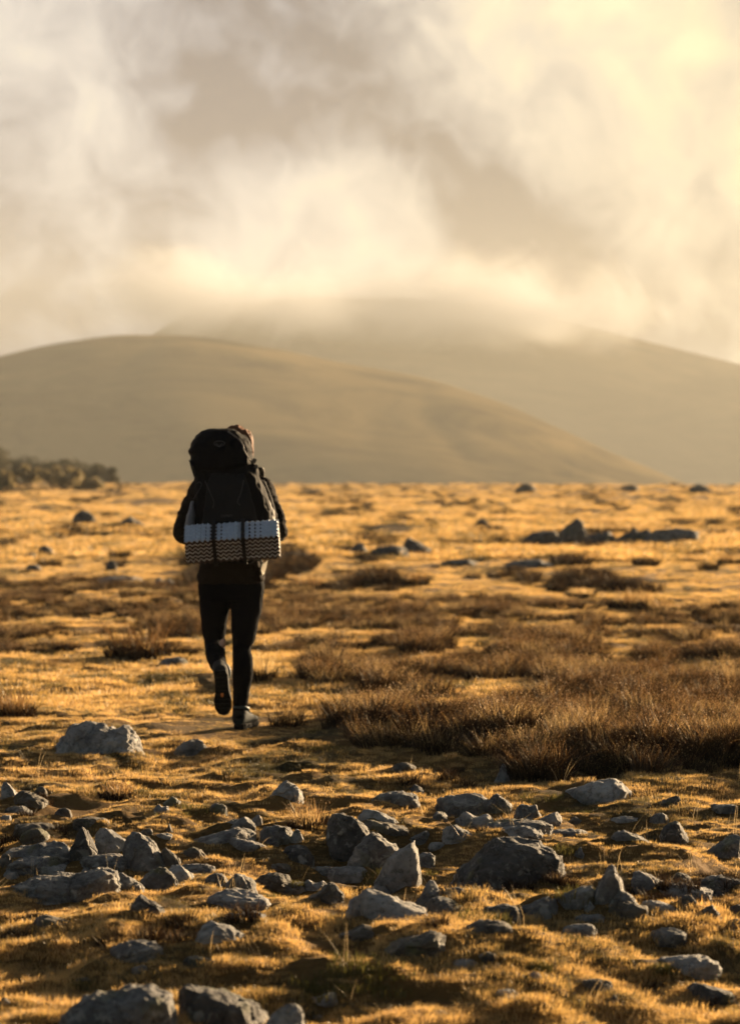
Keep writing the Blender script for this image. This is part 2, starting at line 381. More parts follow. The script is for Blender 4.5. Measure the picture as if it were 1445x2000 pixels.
def build_hill(name, Dc, prof, half_depth, seed):
    pts = sorted(prof)
    xs = np.linspace(-0.42 * Dc, 0.42 * Dc, 420)
    px = xs / Dc * F_PX + 722.5
    top = np.interp(px, [p[0] for p in pts], [p[1] for p in pts])
    k = np.ones(9) / 9; topz = np.convolve(np.pad(top, 4, 'edge'), k, 'valid')
    zt = CAM_Z + (HORIZON - topz) / F_PX * Dc
    v = np.linspace(-1, 1, 90)
    X, W = np.meshgrid(xs, v, indexing='xy')
    Y = Dc + W * half_depth
    base = -34.0
    prof_y = np.where(W < 0, (0.5 + 0.5 * np.cos(np.pi * np.abs(W) ** 1.15)), (0.5 + 0.5 * np.cos(np.pi * np.abs(W))))
    Z = base + (zt[None, :] - base) * prof_y
    Z = Z + fbm(X / 220, Y / 220, octaves=4, seed=seed) * 9 * np.sqrt(prof_y) * (1 - 0.75 * prof_y)
    Z = Z - 5 * (1 - np.abs(fbm(X / 120, Y / 420, octaves=3, seed=seed + 3))) ** 4 * np.sqrt(prof_y) * (1 - prof_y)
    n, m = X.shape
    V = np.stack([X.ravel(), Y.ravel(), Z.ravel()], 1); i = np.arange(n * m).reshape(n, m)
    Fc = np.stack([i[:-1, :-1].ravel(), i[:-1, 1:].ravel(), i[1:, 1:].ravel(), i[1:, :-1].ravel()], 1)
    return tag(mesh_obj(name, V, Fc, M_hill if Dc < 2000 else M_hill_far), kind='structure')
build_hill('near_hill', 1500.0, [(-1400, 900), (-700, 800), (-300, 745), (0, 712), (120, 682), (240, 664), (400, 668), (500, 684), (640, 712), (850, 752), (960, 790), (1120, 870), (1270, 945), (1500, 985), (3000, 1010)], 700, 5)
build_hill('far_hill', 2500.0, [(-1500, 900), (-500, 780), (0, 745), (240, 700), (310, 664), (360, 622), (420, 602), (560, 588), (800, 588), (930, 598), (1020, 616), (1120, 640), (1220, 668), (1330, 694), (1445, 722), (1700, 770), (2300, 860), (3200, 940)], 750, 8)

# the air: one even haze
def box(name, a, b):
    x0, y0, z0 = a; x1, y1, z1 = b
    V = [(x0, y0, z0), (x1, y0, z0), (x1, y1, z0), (x0, y1, z0), (x0, y0, z1), (x1, y0, z1), (x1, y1, z1), (x0, y1, z1)]
    Fc = [(3, 2, 1, 0), (4, 5, 6, 7), (0, 1, 5, 4), (1, 2, 6, 5), (2, 3, 7, 6), (3, 0, 4, 7)]
    return mesh_obj(name, V, Fc, None, smooth=False)
hz = box('haze', (-3200, -80, -36), (3200, 3300, 245))
m, nt, o = new_mat('haze_air')
pv = nd(nt, 'ShaderNodeVolumePrincipled', inp={'Color': (0.50, 0.52, 0.50, 1), 'Density': 0.00022, 'Anisotropy': 0.15})
nt.links.new(pv.outputs[0], o.inputs['Volume']); hz.data.materials.append(m)
tag(hz, kind='stuff')

# cloud lying on the hilltop: a lumpy closed body of mist
def build_mist():
    bm = bmesh.new(); bmesh.ops.create_icosphere(bm, subdivisions=4, radius=1)
    P = np.array([v.co[:] for v in bm.verts])
    k = 1 + 0.08 * fbm(P[:, 0] * 2.5, P[:, 1] * 2.5, P[:, 2] * 2.5, octaves=2, seed=77)
    P = np.sign(P) * np.abs(P) ** 0.6
    P = P / np.max(np.linalg.norm(P, axis=1)) * 1.3
    P = P * k[:, None]
    for v, p in zip(bm.verts, P):
        v.co = (p[0] * 680, p[1] * 150, p[2] * 72)
    me = bpy.data.meshes.new('mist_cloud'); bm.to_mesh(me); bm.free()
    o = bpy.data.objects.new('mist_cloud', me); C.objects.link(o); o.location = (-40, 2220, 155)
    m, nt, mo = new_mat('mist_body'); l = nt.links.new
    geo = nd(nt, 'ShaderNodeNewGeometry')
    n = nd(nt, 'ShaderNodeTexNoise', inp={'Scale': 0.0075, 'Detail': 7, 'Roughness': 0.66, 'Distortion': 1.2}); l(geo.outputs['Position'], n.inputs['Vector'])
    sp = nd(nt, 'ShaderNodeSeparateXYZ'); l(geo.outputs['Position'], sp.inputs[0])
    # thickest along the ridge, ragged above and below
    zc = nd(nt, 'ShaderNodeMath', operation='SUBTRACT'); l(sp.outputs['Z'], zc.inputs[0]); zc.inputs[1].default_value = 142.0
    zz = nd(nt, 'ShaderNodeMath', operation='ABSOLUTE'); l(zc.outputs[0], zz.inputs[0])
    hgt = nd(nt, 'ShaderNodeMapRange', inp={'From Min': 0, 'From Max': 75, 'To Min': 0.06, 'To Max': -0.20}); l(zz.outputs[0], hgt.inputs[0])
    a = nd(nt, 'ShaderNodeMath', operation='ADD'); l(n.outputs['Fac'], a.inputs[0]); l(hgt.outputs[0], a.inputs[1])
    sl = nd(nt, 'ShaderNodeMapRange', inp={'From Min': -300, 'From Max': -150, 'To Min': -0.30, 'To Max': 0.0}); l(sp.outputs['X'], sl.inputs[0])
    al = nd(nt, 'ShaderNodeMath', operation='ADD'); l(a.outputs[0], al.inputs[0]); l(sl.outputs[0], al.inputs[1]); a = al
    sx = nd(nt, 'ShaderNodeMapRange', inp={'From Min': 110, 'From Max': 400, 'To Min': 0.0, 'To Max': -0.30}); l(sp.outputs['X'], sx.inputs[0])
    a2 = nd(nt, 'ShaderNodeMath', operation='ADD'); l(a.outputs[0], a2.inputs[0]); l(sx.outputs[0], a2.inputs[1])
    rr = nd(nt, 'ShaderNodeMapRange', inp={'From Min': 0.44, 'From Max': 0.60, 'To Min': 0, 'To Max': 0.020}); l(a2.outputs[0], rr.inputs[0])
    tco = nd(nt, 'ShaderNodeTexCoord')
    sc = nd(nt, 'ShaderNodeVectorMath', operation='MULTIPLY'); l(tco.outputs['Object'], sc.inputs[0]); sc.inputs[1].default_value = (1 / 680, 1 / 150, 1 / 72)
    ln = nd(nt, 'ShaderNodeVectorMath', operation='LENGTH'); l(sc.outputs[0], ln.inputs[0])
    fd = nd(nt, 'ShaderNodeMapRange', interpolation_type='SMOOTHSTEP', inp={'From Min': 1.0, 'From Max': 0.35, 'To Min': 0, 'To Max': 1}); l(ln.outputs['Value'], fd.inputs[0])
    mu = nd(nt, 'ShaderNodeMath', operation='MULTIPLY'); l(rr.outputs[0], mu.inputs[0]); l(fd.outputs[0], mu.inputs[1])
    pv = nd(nt, 'ShaderNodeVolumePrincipled', inp={'Color': (0.70, 0.74, 0.80, 1), 'Anisotropy': -0.15})
    l(mu.outputs[0], pv.inputs['Density']); l(pv.outputs[0], mo.inputs['Volume'])
    me.materials.append(m)
    tag(o, label='pale mist cloud lying over the top of the far hill', kind='stuff')
build_mist()
scene.cycles.volume_step_rate = 1.0
scene.cycles.volume_max_steps = 128
scene.cycles.volume_bounces = 2
# ------------------------------------------------------------------ rocks
PROF = {
    'dome':   [(-1, 0), (-.85, .42), (-.6, .72), (-.3, .92), (0, 1), (.3, .95), (.6, .78), (.85, .45), (1, 0)],
    'peak':   [(-1, 0), (-.8, .22), (-.45, .55), (-.15, .9), (0, 1), (.15, .86), (.5, .52), (.8, .25), (1, 0)],
    'slab':   [(-1, 0), (-.93, .55), (-.6, .85), (-.2, .92), (.2, 1), (.6, .9), (.93, .6), (1, 0)],
    'left':   [(-1, 0), (-.9, .62), (-.65, .97), (-.4, 1), (0, .82), (.4, .58), (.8, .34), (1, 0)],
    'right':  [(-1, 0), (-.8, .3), (-.4, .55), (0, .8), (.4, 1), (.65, .96), (.9, .6), (1, 0)],
    'block':  [(-1, 0), (-.9, .7), (-.7, .95), (0, 1), (.55, .9), (.82, .75), (1, 0)],
    'twin':   [(-1, 0), (-.85, .5), (-.55, .95), (-.35, 1), (-.05, .7), (.2, .72), (.5, .88), (.8, .5), (1, 0)],
    'spike':  [(-1, 0), (-.6, .28), (-.2, .7), (.1, 1), (.3, .9), (.6, .45), (1, 0)],
}
def sphere_pts(sub):
    bm = bmesh.new(); bmesh.ops.create_icosphere(bm, subdivisions=sub, radius=1)
    P = np.array([v.co[:] for v in bm.verts]); Fc = [[v.index for v in f.verts] for f in bm.faces]; bm.free()
    return P, Fc
SPH = {s: sphere_pts(s) for s in (3, 4, 5, 6)}
def rock_mesh(w, h, d, prof, seed, sub=5, rough=1.0, skew=0.0):
    """stone: half width w, height h above ground, half depth d; origin on the ground at its middle"""
    P, Fc = SPH[sub]
    r_ = np.random.default_rng(seed)
    u = P[:, 0]; rr = np.sqrt(np.maximum(1e-9, 1 - u * u)); a = P[:, 1] / rr; b = P[:, 2] / rr
    u2 = np.sign(u) * np.abs(u) ** 0.85
    n = 2.8; k = (np.abs(a) ** n + np.abs(b) ** n) ** (-1 / n)
    pr = PROF[prof] if isinstance(prof, str) else prof
    top = np.interp(u2, [p[0] for p in pr], [p[1] for p in pr]) * h * 1.04
    e = (1 - np.abs(u2) ** 4) ** 0.5
    X = u2 * w
    Z = np.where(b > 0, b * k * top, b * k * e * (0.35 * h + 0.25 * d))
    Y = a * k * d * (0.25 + 0.75 * e) * np.where(b > 0, 1 - 0.25 * np.clip(b * k, 0, 1), 1)
    Y = Y + skew * Z + r_.uniform(-.25, .25) * X
    Q = np.stack([X, Y, Z], 1)
    S = np.array([w, d, h])
    for i in range(11):      # flat broken faces
        nn = r_.normal(size=3) * np.array([1, 1.2, 0.8]); nn[1] = -abs(nn[1]) if i % 3 else nn[1]; nn[2] = abs(nn[2]) * (0.8 if i % 2 else -0.2)
        nn /= np.linalg.norm(nn * S); nn2 = nn / np.linalg.norm(nn)
        dd = np.quantile(Q @ nn2, r_.uniform(0.86, 0.97))
        over = np.maximum(0, Q @ nn2 - dd)
        Q = Q - 0.88 * over[:, None] * nn2[None, :]
    # keep the measured outline after the breaks
    Q[:, 0] *= w / max(np.abs(Q[:, 0]).max(), 1e-6); Q[:, 2] = np.where(Q[:, 2] > 0, Q[:, 2] * h / max(Q[:, 2].max(), 1e-6), Q[:, 2])
    s = (w * h * d) ** (1 / 3)
    o = seed * 3.7
    dirn = Q / (np.linalg.norm(Q / S, axis=1)[:, None] + 1e-6) / S; dirn /= np.linalg.norm(dirn, axis=1)[:, None] + 1e-9
    f = fbm(Q[:, 0] / s * 1.6 + o, Q[:, 1] / s * 1.6, Q[:, 2] / s * 1.6, octaves=3, seed=seed) * 0.07
    rg = (1 - np.abs(fbm(Q[:, 0] / s * 2.6 - o, Q[:, 1] / s * 2.6, Q[:, 2] / s * 4.2, octaves=3, seed=seed + 50))) ** 3 * 0.06
    lay = np.sin(Q[:, 2] / max(h, 1e-4) * r_.uniform(7, 12) + 2.2 * fbm(Q[:, 0] / s * .8 + o, Q[:, 1] / s * .8, octaves=2, seed=seed + 70) + Q[:, 0] / w * r_.uniform(-2, 2))
    f = f + (np.abs(lay) ** 0.5 - 0.7) * (0.030 if w > 1.8 * h else 0.012)
    f3 = fbm(Q[:, 0] / s * 9 + o, Q[:, 1] / s * 9, Q[:, 2] / s * 12, octaves=3, seed=seed + 90) * 0.022
    Q = Q + dirn * ((f + rg - 0.03 + f3) * s * rough)[:, None]
    return Q, Fc
nrock = [0]
ROCKS = []
def rock(x0, x1, yt, yb, prof, mat, label, sub=None, depth=0.8, name='rock', group=None, rough=1.0, bury=0.0, skew=0.0):
    nrock[0] += 1
    seed = nrock[0] * 13 + 5
    cx = (x0 + x1) / 2
    gx, gd = ground_at(cx, yb)
    sc = F_PX / gd
    w = (x1 - x0) / 2 / sc
    d = w * depth
    hh0 = (yb - yt) / sc
    d = min(max(d, hh0 * 0.35), hh0 * 1.4 + 0.35 * w)
    Dc = gd + d * 0.75
    gx = (cx - 722.5) / F_PX * Dc
    z0 = Hs(gx, Dc)
    zt = CAM_Z - (yt - HORIZON) / F_PX * Dc
    h = max(zt - z0, 0.014 * (x1 - x0) / 40)
    w = (x1 - x0) / 2 / (F_PX / Dc)
    if sub is None: sub = 6 if (x1 - x0) > 170 else 5 if (x1 - x0) > 42 else 4
    V, Fc = rock_mesh(w, h, d, prof, seed, sub, rough, skew)
    o = mesh_obj(name, V, Fc, M_rock[mat])
    o.location = (gx, Dc, z0 - 0.006 - 0.03 * h)
    tag(o, label, 'rock', group)
    ROCKS.append((gx, Dc, w, d, h))
    return o
exec_rocks = [
 # behind the rock field, near the walker
 (104, 294, 1404, 1468, [(-1,0),(-.93,.25),(-.72,.55),(-.55,.9),(-.3,1),(0,.97),(.25,.86),(.4,.93),(.55,.85),(.75,.6),(.92,.25),(1,0)], 'pale', 'broad pale grey boulder lying alone on the golden turf left of the walker'),
 (340, 407, 1441, 1476, 'right', 'grey', 'small pointed grey stone on the turf just below the walker'),
 (304, 374, 1281, 1305, 'dome', 'grey', 'flat blue-grey stone in the turf left of the raised boot'),
 (0, 38, 1524, 1556, 'left', 'pale', 'pale stone cut by the left edge, above the dark wedge stones'),
 (26, 94, 1543, 1580, 'left', 'brown', 'dark wedge stone sloping down to the right near the left edge'),
 (62, 94, 1534, 1558, 'dome', 'brown', 'small round brown stone behind the sloping wedge at the left edge'),
 (5, 62, 1571, 1590, 'slab', 'grey', 'flat slab in the shade under the left edge wedge stone'),
 (0, 24, 1590, 1603, 'slab', 'pale', 'tiny pale slab touching the left edge below the wedge stones'),
 (104, 140, 1576, 1594, 'slab', 'brown', 'low brown stone half sunk in turf right of the left edge stones'),
 (318, 356, 1553, 1577, 'peak', 'grey', 'little grey pyramid on the turf left of centre, with a chip in front'),
 (299, 336, 1569, 1589, 'twin', 'pale', 'broken pale chip leaning at the foot of a little grey pyramid'),
 (406, 446, 1566, 1591, 'block', 'grey', 'small square grey stone with a dark left side, alone on turf'),
 (136, 212, 1598, 1618, 'dome', 'brown', 'long low brown hump of stone above the two leaning stones'),
 (321, 338, 1606, 1629, 'spike', 'brown', 'tiny brown spike of stone standing behind the leaning stones'),
 (300, 339, 1625, 1641, 'slab', 'pale', 'small pale slab at the foot of the tiny brown spike'),
 (274, 300, 1616, 1634, 'dome', 'brown', 'small brown lump left of the tiny brown spike'),
 (38, 98, 1616, 1650, 'dome', 'brown', 'rounded brown hummock stone behind the long slab at left'),
 (5, 152, 1641, 1683, 'slab', 'grey', 'long thick grey slab lying level near the left edge'),
 (132, 192, 1610, 1684, [(-1,0),(-.8,.35),(-.5,.75),(-.1,1),(.3,.95),(.7,.8),(1,0)], 'dark', 'dark upright wedge stone at the right end of the long slab'),
 (176, 266, 1614, 1672, 'left', 'pale', 'pale stone sloping down right behind the dark upright wedge'),
 (238, 330, 1620, 1702, [(-1,0),(-.9,.9),(-.6,1),(-.2,.86),(.2,.7),(.6,.62),(.9,.35),(1,0)], 'grey', 'tall leaning stone with a round pale lichen patch on its head'),
 (312, 356, 1655, 1694, 'left', 'brown', 'greenish stone tucked behind the tall leaning stone'),
 (268, 352, 1688, 1744, 'dome', 'grey', 'rounded grey boulder below the tall leaning stone'),
 (326, 384, 1686, 1724, 'left', 'pale', 'thin pale slab sloping right from the rounded grey boulder'),
 (14, 136, 1680, 1712, 'slab', 'grey', 'second grey slab lying directly below the long thick slab at left'),
 (62, 140, 1694, 1718, 'twin', 'pale', 'lichen-spotted slab in front of the second grey slab'),
 (-8, 24, 1664, 1697, 'dome', 'brown', 'brown stone at the left edge, left of the stacked slabs'),
 (4, 42, 1698, 1719, 'twin', 'pale', 'small pale knobbly stone under the stacked slabs at left'),
 (155, 189, 1695, 1714, 'twin', 'pale', 'white knobbly stone in the hollow between slabs and leaning stone'),
 (205, 282, 1702, 1737, 'left', 'grey', 'two-tone stone between the great sloping slab and rounded boulder'),
 (-10, 232, 1711, 1768, [(-1,.0),(-.95,.15),(-.6,.42),(-.2,.7),(.1,.8),(.4,.84),(.7,1),(.88,.95),(1,0)], 'grey', 'great ribbed slab sloping up from the left edge, largest at left'),
 (204, 248, 1713, 1739, 'peak', 'pale', 'pale pointed tip of stone at the upper end of the great slab'),
 (250, 324, 1745, 1783, [(-1,0),(-.7,.6),(-.35,1),(0,.8),(.4,.55),(.8,.3),(1,0)], 'dark', 'dark low pyramid stone in golden turf below the great slab'),
 (372, 502, 1614, 1649, 'right', 'grey', 'long grey slab rising to the right, left of the centre boulders'),
 (420, 506, 1591, 1624, 'right', 'grey', 'dark-sided slab behind the long rising grey slab'),
 (344, 404, 1652, 1677, 'dome', 'brown', 'mossy hump of stone under the long rising grey slab'),
 (398, 446, 1702, 1733, 'dome', 'grey', 'round brown-grey stone, leftmost of the row above the pale flat slab'),
 (438, 502, 1703, 1747, 'dome', 'grey', 'round dark stone, second in the row above the pale flat slab'),
 (394, 530, 1751, 1783, 'dome', 'pale', 'pale flat slab streaked with white, in the lit turf left of centre'),
 # centre
 (522, 592, 1522, 1559, [(-1,0),(-.8,.5),(-.4,.95),(0,1),(.4,.8),(.8,.55),(1,0)], 'pale', 'grey stone with a white broken face, alone above the centre boulders'),
 (478, 514, 1588, 1615, 'right', 'grey', 'small tilted grey stone left of the centre heather sprig'),
 (505, 582, 1610, 1653, 'block', 'grey', 'blocky speckled stone below the heather sprig, left of the big pair'),
 (566, 595, 1617, 1648, 'dome', 'pale', 'slim pale stone leaning on the blocky speckled stone'),
 (545, 615, 1648, 1684, 'dome', 'dark', 'dark mossy boulder in the shaded hollow left of the big pair'),
 (512, 568, 1686, 1704, 'slab', 'brown', 'low brown slab in the shaded hollow above the rounded stones'),
 (634, 738, 1583, 1680, [(-1,0),(-.93,.7),(-.75,.97),(-.3,1),(0,.9),(.4,.72),(.8,.5),(1,0)], 'dark', 'tall dark overhanging boulder, top of the big centre group'),
 (676, 788, 1624, 1702, [(-1,0),(-.85,.5),(-.55,.85),(-.1,1),(.3,.94),(.7,.7),(.93,.35),(1,0)], 'grey', 'broad grey boulder with green lichen between the dark one and the tilted slab'),
 (724, 824, 1640, 1744, [(-1,0),(-.85,.16),(-.55,.38),(-.2,.64),(.1,.86),(.35,1),(.6,.97),(.85,.7),(1,0)], 'pale', 'pale tilted finger-shaped slab leaning right in the centre group'),
 (761, 817, 1487, 1511, 'dome', 'brown', 'low brown dome stone in the shade below the rush bank'),
 (795, 830, 1529, 1552, 'peak', 'grey', 'small grey point behind the flat stones below the rush bank'),
 (724, 826, 1544, 1572, 'dome', 'grey', 'broad flat grey stone in shade above the sunlit moss'),
 (850, 960, 1549, 1597, 'slab', 'grey', 'wide grey boulder with yellow lichen, left half of the back row'),
 (938, 1005, 1547, 1592, 'peak', 'grey', 'humped grey boulder at the right end of the wide back-row boulder'),
 (843, 879, 1582, 1606, 'dome', 'grey', 'small round grey stone in front of the wide back-row boulder'),
 (890, 966, 1585, 1619, 'twin', 'pale', 'knobbly pale grey stone pair fused, in front of the back row'),
 (862, 928, 1607, 1650, 'left', 'pale', 'blue-grey triangular stone facing the camera above the great boulder'),
 (797, 844, 1621, 1652, 'right', 'grey', 'folded grey stone left of the blue-grey triangular stone'),
 (836, 872, 1642, 1660, 'slab', 'pale', 'small flat pale stone under the blue-grey triangular stone'),
 (694, 782, 1577, 1602, 'left', 'pale', 'thin sunlit flat slab behind the dark overhanging boulder'),
 (880, 1122, 1634, 1742, [(-1,0),(-.9,.22),(-.72,.5),(-.5,.82),(-.3,.97),(0,1),(.3,.97),(.6,.78),(.85,.52),(1,0)], 'dark', 'great dark domed boulder with a round white spot, largest in the field'),
 (494, 575, 1702, 1742, 'dome', 'brown', 'round brown boulder with grass over it, right of the dark row'),
 (584, 645, 1717, 1741, 'twin', 'pale', 'low pale double-humped stone left of the mossy point'),
 (536, 604, 1732, 1754, 'slab', 'grey', 'flat grey stone sunk in turf below the round brown boulder'),
 (603, 678, 1720, 1764, 'spike', 'brown', 'mossy brown point of stone above the sunlit slope'),
 (672, 842, 1732, 1793, 'left', 'pale', 'long pale slab with a grass cushion on its back, left of two'),
 (830, 924, 1748, 1796, 'left', 'grey', 'long grey slab tapering right, right of two'),
 (812, 868, 1718, 1768, 'spike', 'grey', 'ridged grey stone standing behind the tapering long slab'),
 (860, 911, 1733, 1751, 'slab', 'grey', 'small level slab between the ridged stone and the great boulder'),
 (662, 748, 1811, 1836, 'spike', 'brown', 'brown turf-covered hump in the lit slope under the long slabs'),
 # right
 (962, 1000, 1491, 1531, 'spike', 'pale', 'pale upright stone standing in the shade under the rush bank'),
 (1096, 1234, 1518, 1571, [(-1,0),(-.85,.35),(-.4,.62),(0,.9),(.4,1),(.75,.92),(.93,.6),(1,0)], 'pale', 'long pale mossy stone lying in the shade under the rush bank'),
 (1281, 1333, 1553, 1575, 'right', 'brown', 'low pale brown stone in shade right of the long mossy stone'),
 (1002, 1064, 1568, 1602, 'twin', 'grey', 'knobbly grey stone right of the humped back-row boulder'),
 (1052, 1101, 1584, 1613, 'right', 'pale', 'rounded pale stone with a lit top, middle of the back row'),
 (1106, 1142, 1594, 1614, 'peak', 'brown', 'small brown point right of the rounded pale back-row stone'),
 (948, 1084, 1602, 1628, 'slab', 'grey', 'long low grey ledge running behind the great domed boulder'),
 (1180, 1262, 1594, 1610, 'dome', 'pale', 'very low sunlit ledge in turf at right, behind the golden slope'),
 (1268, 1309, 1585, 1612, 'dome', 'grey', 'small grey stone behind the dark rounded stone at right'),
 (1281, 1347, 1601, 1652, 'dome', 'dark', 'dark rounded stone standing in the golden slope at right'),
 (1372, 1460, 1627, 1677, 'right', 'grey', 'grey-green boulder cut by the right edge beside a dark hollow'),
 (1385, 1442, 1577, 1595, 'slab', 'grey', 'low grey slab near the right edge above the golden slope'),
 (1117, 1145, 1652, 1679, 'spike', 'grey', 'small dark grey stone in lit turf right of the great boulder'),
 (1152, 1233, 1681, 1760, [(-1,0),(-.75,.3),(-.4,.66),(-.1,1),(.1,.98),(.35,.74),(.7,.48),(1,0)], 'grey', 'sharp grey triangular peak stone, tallest at right'),
 (1084, 1168, 1728, 1781, 'right', 'grey', 'sloping grey shoulder stone on the left of the sharp peak'),
 (1185, 1250, 1736, 1773, [(-1,0),(-.6,.5),(-.2,1),(.2,.85),(.6,.5),(1,0)], 'pale', 'small pale and dark banded stone at the foot of the sharp peak'),
 (1138, 1165, 1757, 1784, 'peak', 'pale', 'little pale point in grass below the sharp peak'),
 (1226, 1304, 1699, 1738, 'left', 'grey', 'grey stone sloping right, just right of the sharp peak'),
 (1302, 1358, 1702, 1733, 'dome', 'brown', 'brown rounded stone in golden turf behind the right hand slabs'),
 (1355, 1462, 1718, 1750, 'dome', 'grey', 'wide mossy slab cut by the right edge'),
 (1280, 1400, 1729, 1760, 'left', 'pale', 'long pale slab running left from the wide mossy slab'),
 (1320, 1368, 1746, 1773, 'dome', 'dark', 'dark rounded stone under the long pale right hand slab'),
 (1250, 1323, 1757, 1785, 'block', 'pale', 'flat pale block in the turf right of the banded stone'),
 (1358, 1410, 1764, 1795, 'spike', 'brown', 'brown point of stone in golden grass near the right edge'),
 (1420, 1460, 1764, 1796, 'dome', 'dark', 'dark stone at the right edge beside the brown point'),
 (1417, 1460, 1790, 1815, 'dome', 'grey', 'small grey stone at the right edge, lowest of that cluster'),
 (1008, 1101, 1750, 1800, [(-1,0),(-.8,.35),(-.4,.6),(0,.85),(.4,1),(.8,.92),(.95,.6),(1,0)], 'grey', 'grey block with a squared right end below the great boulder'),
 (936, 1020, 1764, 1799, 'slab', 'dark', 'dark low slab joined to the left of the squared grey block'),
 # bottom
 (90, 348, 1926, 2030, [(-1,0),(-.85,.3),(-.6,.6),(-.3,.86),(0,.93),(.3,1),(.6,.97),(.85,.8),(1,0)], 'grey', 'big lichen-spotted boulder cut by the bottom edge, left of the pair'),
 (344, 532, 1919, 2030, [(-1,0),(-.9,.7),(-.7,.98),(-.35,1),(0,.85),(.4,.6),(.8,.35),(1,0)], 'dark', 'big dark boulder sloping right, cut by the bottom edge'),
 (500, 600, 1960, 2030, [(-1,0),(-.6,.4),(-.2,.75),(.3,1),(.7,.95),(.9,.5),(1,0)], 'pale', 'pale pointed boulder at the bottom edge right of the dark one'),
 (382, 486, 1798, 1842, 'left', 'pale', 'pale-topped stone in the lit turf at left above the lower boulders'),
 (206, 324, 1852, 1882, 'dome', 'grey', 'low streaked grey slab in turf above the big spotted boulder'),
 (356, 428, 1871, 1890, 'block', 'dark', 'small dark level slab in lit turf above the lower boulders'),
 (600, 666, 1943, 1966, 'right', 'pale', 'pale flat flake of stone right of the pointed bottom boulder'),
 (255, 293, 1883, 1903, 'slab', 'grey', 'small grey stone under the low streaked slab'),
 (606, 632, 1981, 1993, 'dome', 'pale', 'tiny white stone near the bottom edge, left of the bare turf'),
 (750, 878, 1828, 1870, [(-1,0),(-.7,.35),(-.3,.55),(.1,.72),(.4,1),(.7,.95),(.92,.6),(1,0)], 'brown', 'long brown stone rising right in the bottom turf below the long slabs'),
 (884, 938, 1873, 1896, 'block', 'pale', 'small pale stone right of the long brown rising stone'),
 (930, 975, 1864, 1884, 'dome', 'dark', 'small dark stone behind the small pale one in the bottom turf'),
 (904, 1006, 1797, 1828, 'dome', 'brown', 'dark turf-topped hump under the dark low slab'),
 (1100, 1172, 1817, 1833, 'slab', 'grey', 'thin grey slab in mossy turf under the sharp peak'),
 (1260, 1346, 1830, 1858, 'dome', 'grey', 'flat bluish stone among moss cushions in the lower right'),
 (1270, 1408, 1877, 1905, 'slab', 'pale', 'long pale level slab in the lower right turf'),
 (966, 1016, 1930, 1956, 'block', 'pale', 'small white-streaked stone alone near the bottom, right of centre'),
 (1028, 1058, 1895, 1913, 'dome', 'pale', 'tiny pale stone under a yellow moss cushion'),
 (1132, 1197, 1918, 1940, 'slab', 'brown', 'low brown stone in the bottom turf right of the white-streaked one'),
 (1342, 1440, 1932, 1976, 'left', 'dark', 'dark low stone with black shade in the bottom right corner'),
 (1180, 1215, 1940, 1962, 'spike', 'brown', 'small brown point near the bottom right'),
 (-6, 20, 1946, 1966, 'dome', 'grey', 'small grey stone at the left edge near the bottom'),
 (140, 186, 1908, 1930, 'dome', 'brown', 'mossy brown stone just behind the big spotted boulder'),
 # more low slabs sunk between the larger stones
 (150, 262, 1668, 1706, 'slab', 'grey', 'mossy slab filling the gap between the dark wedge and the leaning stone'),
 (96, 176, 1700, 1726, 'left', 'grey', 'sunken slab just above the middle of the great ribbed slab'),
 (20, 110, 1606, 1628, 'slab', 'brown', 'flat brown slab behind the long thick slab at left'),
 (340, 420, 1688, 1710, 'slab', 'grey', 'sunken slab right of the rounded grey boulder at left'),
 (440, 520, 1640, 1662, 'left', 'grey', 'thin grey slab below the end of the long rising slab'),
 (596, 662, 1690, 1712, 'slab', 'grey', 'flat slab in shade at the foot of the dark overhanging boulder'),
 (640, 730, 1706, 1730, 'slab', 'pale', 'flat pale slab left of the tilted finger-shaped slab'),
 (784, 850, 1664, 1692, 'right', 'grey', 'low slab between the tilted finger-shaped slab and the great boulder'),
 (700, 800, 1600, 1628, 'left', 'brown', 'brown slab in the lit moss behind the broad grey boulder'),
 (966, 1060, 1628, 1644, 'slab', 'pale', 'sunlit slab lying just behind the top of the great boulder'),
 (1070, 1150, 1618, 1636, 'slab', 'grey', 'low grey slab right of the long low ledge'),
 (1190, 1282, 1620, 1642, 'left', 'grey', 'low slab in lit turf left of the dark rounded stone at right'),
 (1120, 1190, 1784, 1806, 'slab', 'grey', 'sunken slab below the little pale point at right'),
 (1190, 1276, 1780, 1800, 'left', 'brown', 'brown slab in turf below the flat pale block'),
 (430, 520, 1778, 1796, 'slab', 'grey', 'thin slab just below the white-streaked flat slab'),
 (60, 150, 1790, 1812, 'left', 'brown', 'brown slab in lit turf below the great ribbed slab'),
 # far field
 (136, 194, 994, 1026, [(-1,0),(-.6,.7),(-.2,1),(.2,.9),(.6,.75),(1,0)], 'dark', 'dark angular far rock left of the walker, larger of two'),
 (220, 288, 1007, 1029, 'peak', 'dark', 'dark low far rock left of the walker, nearer the walker of two'),
 (68, 106, 1064, 1088, 'dome', 'dark', 'small dark rock in the mid distance at left'),
 (46, 72, 1078, 1095, 'block', 'grey', 'small bluish rock left of the small dark mid-distance rock'),
 (50, 82, 1101, 1114, 'slab', 'grey', 'flat bluish rock at left in front of the mid-distance turf'),
 (203, 231, 1092, 1114, 'dome', 'dark', 'small round dark rock with a long shadow, left of the walker'),
 (188, 280, 1124, 1143, 'slab', 'pale', 'pale flat broken slab in the mid distance left of the walker'),
 (296, 342, 1126, 1145, 'twin', 'grey', 'broken grey rock right of the pale flat mid-distance slab'),
 (1078, 1152, 1012, 1068, [(-1,0),(-.7,.35),(-.2,.8),(.3,1),(.6,.85),(1,0)], 'dark', 'dark pointed far rock at right, tallest on the plain'),
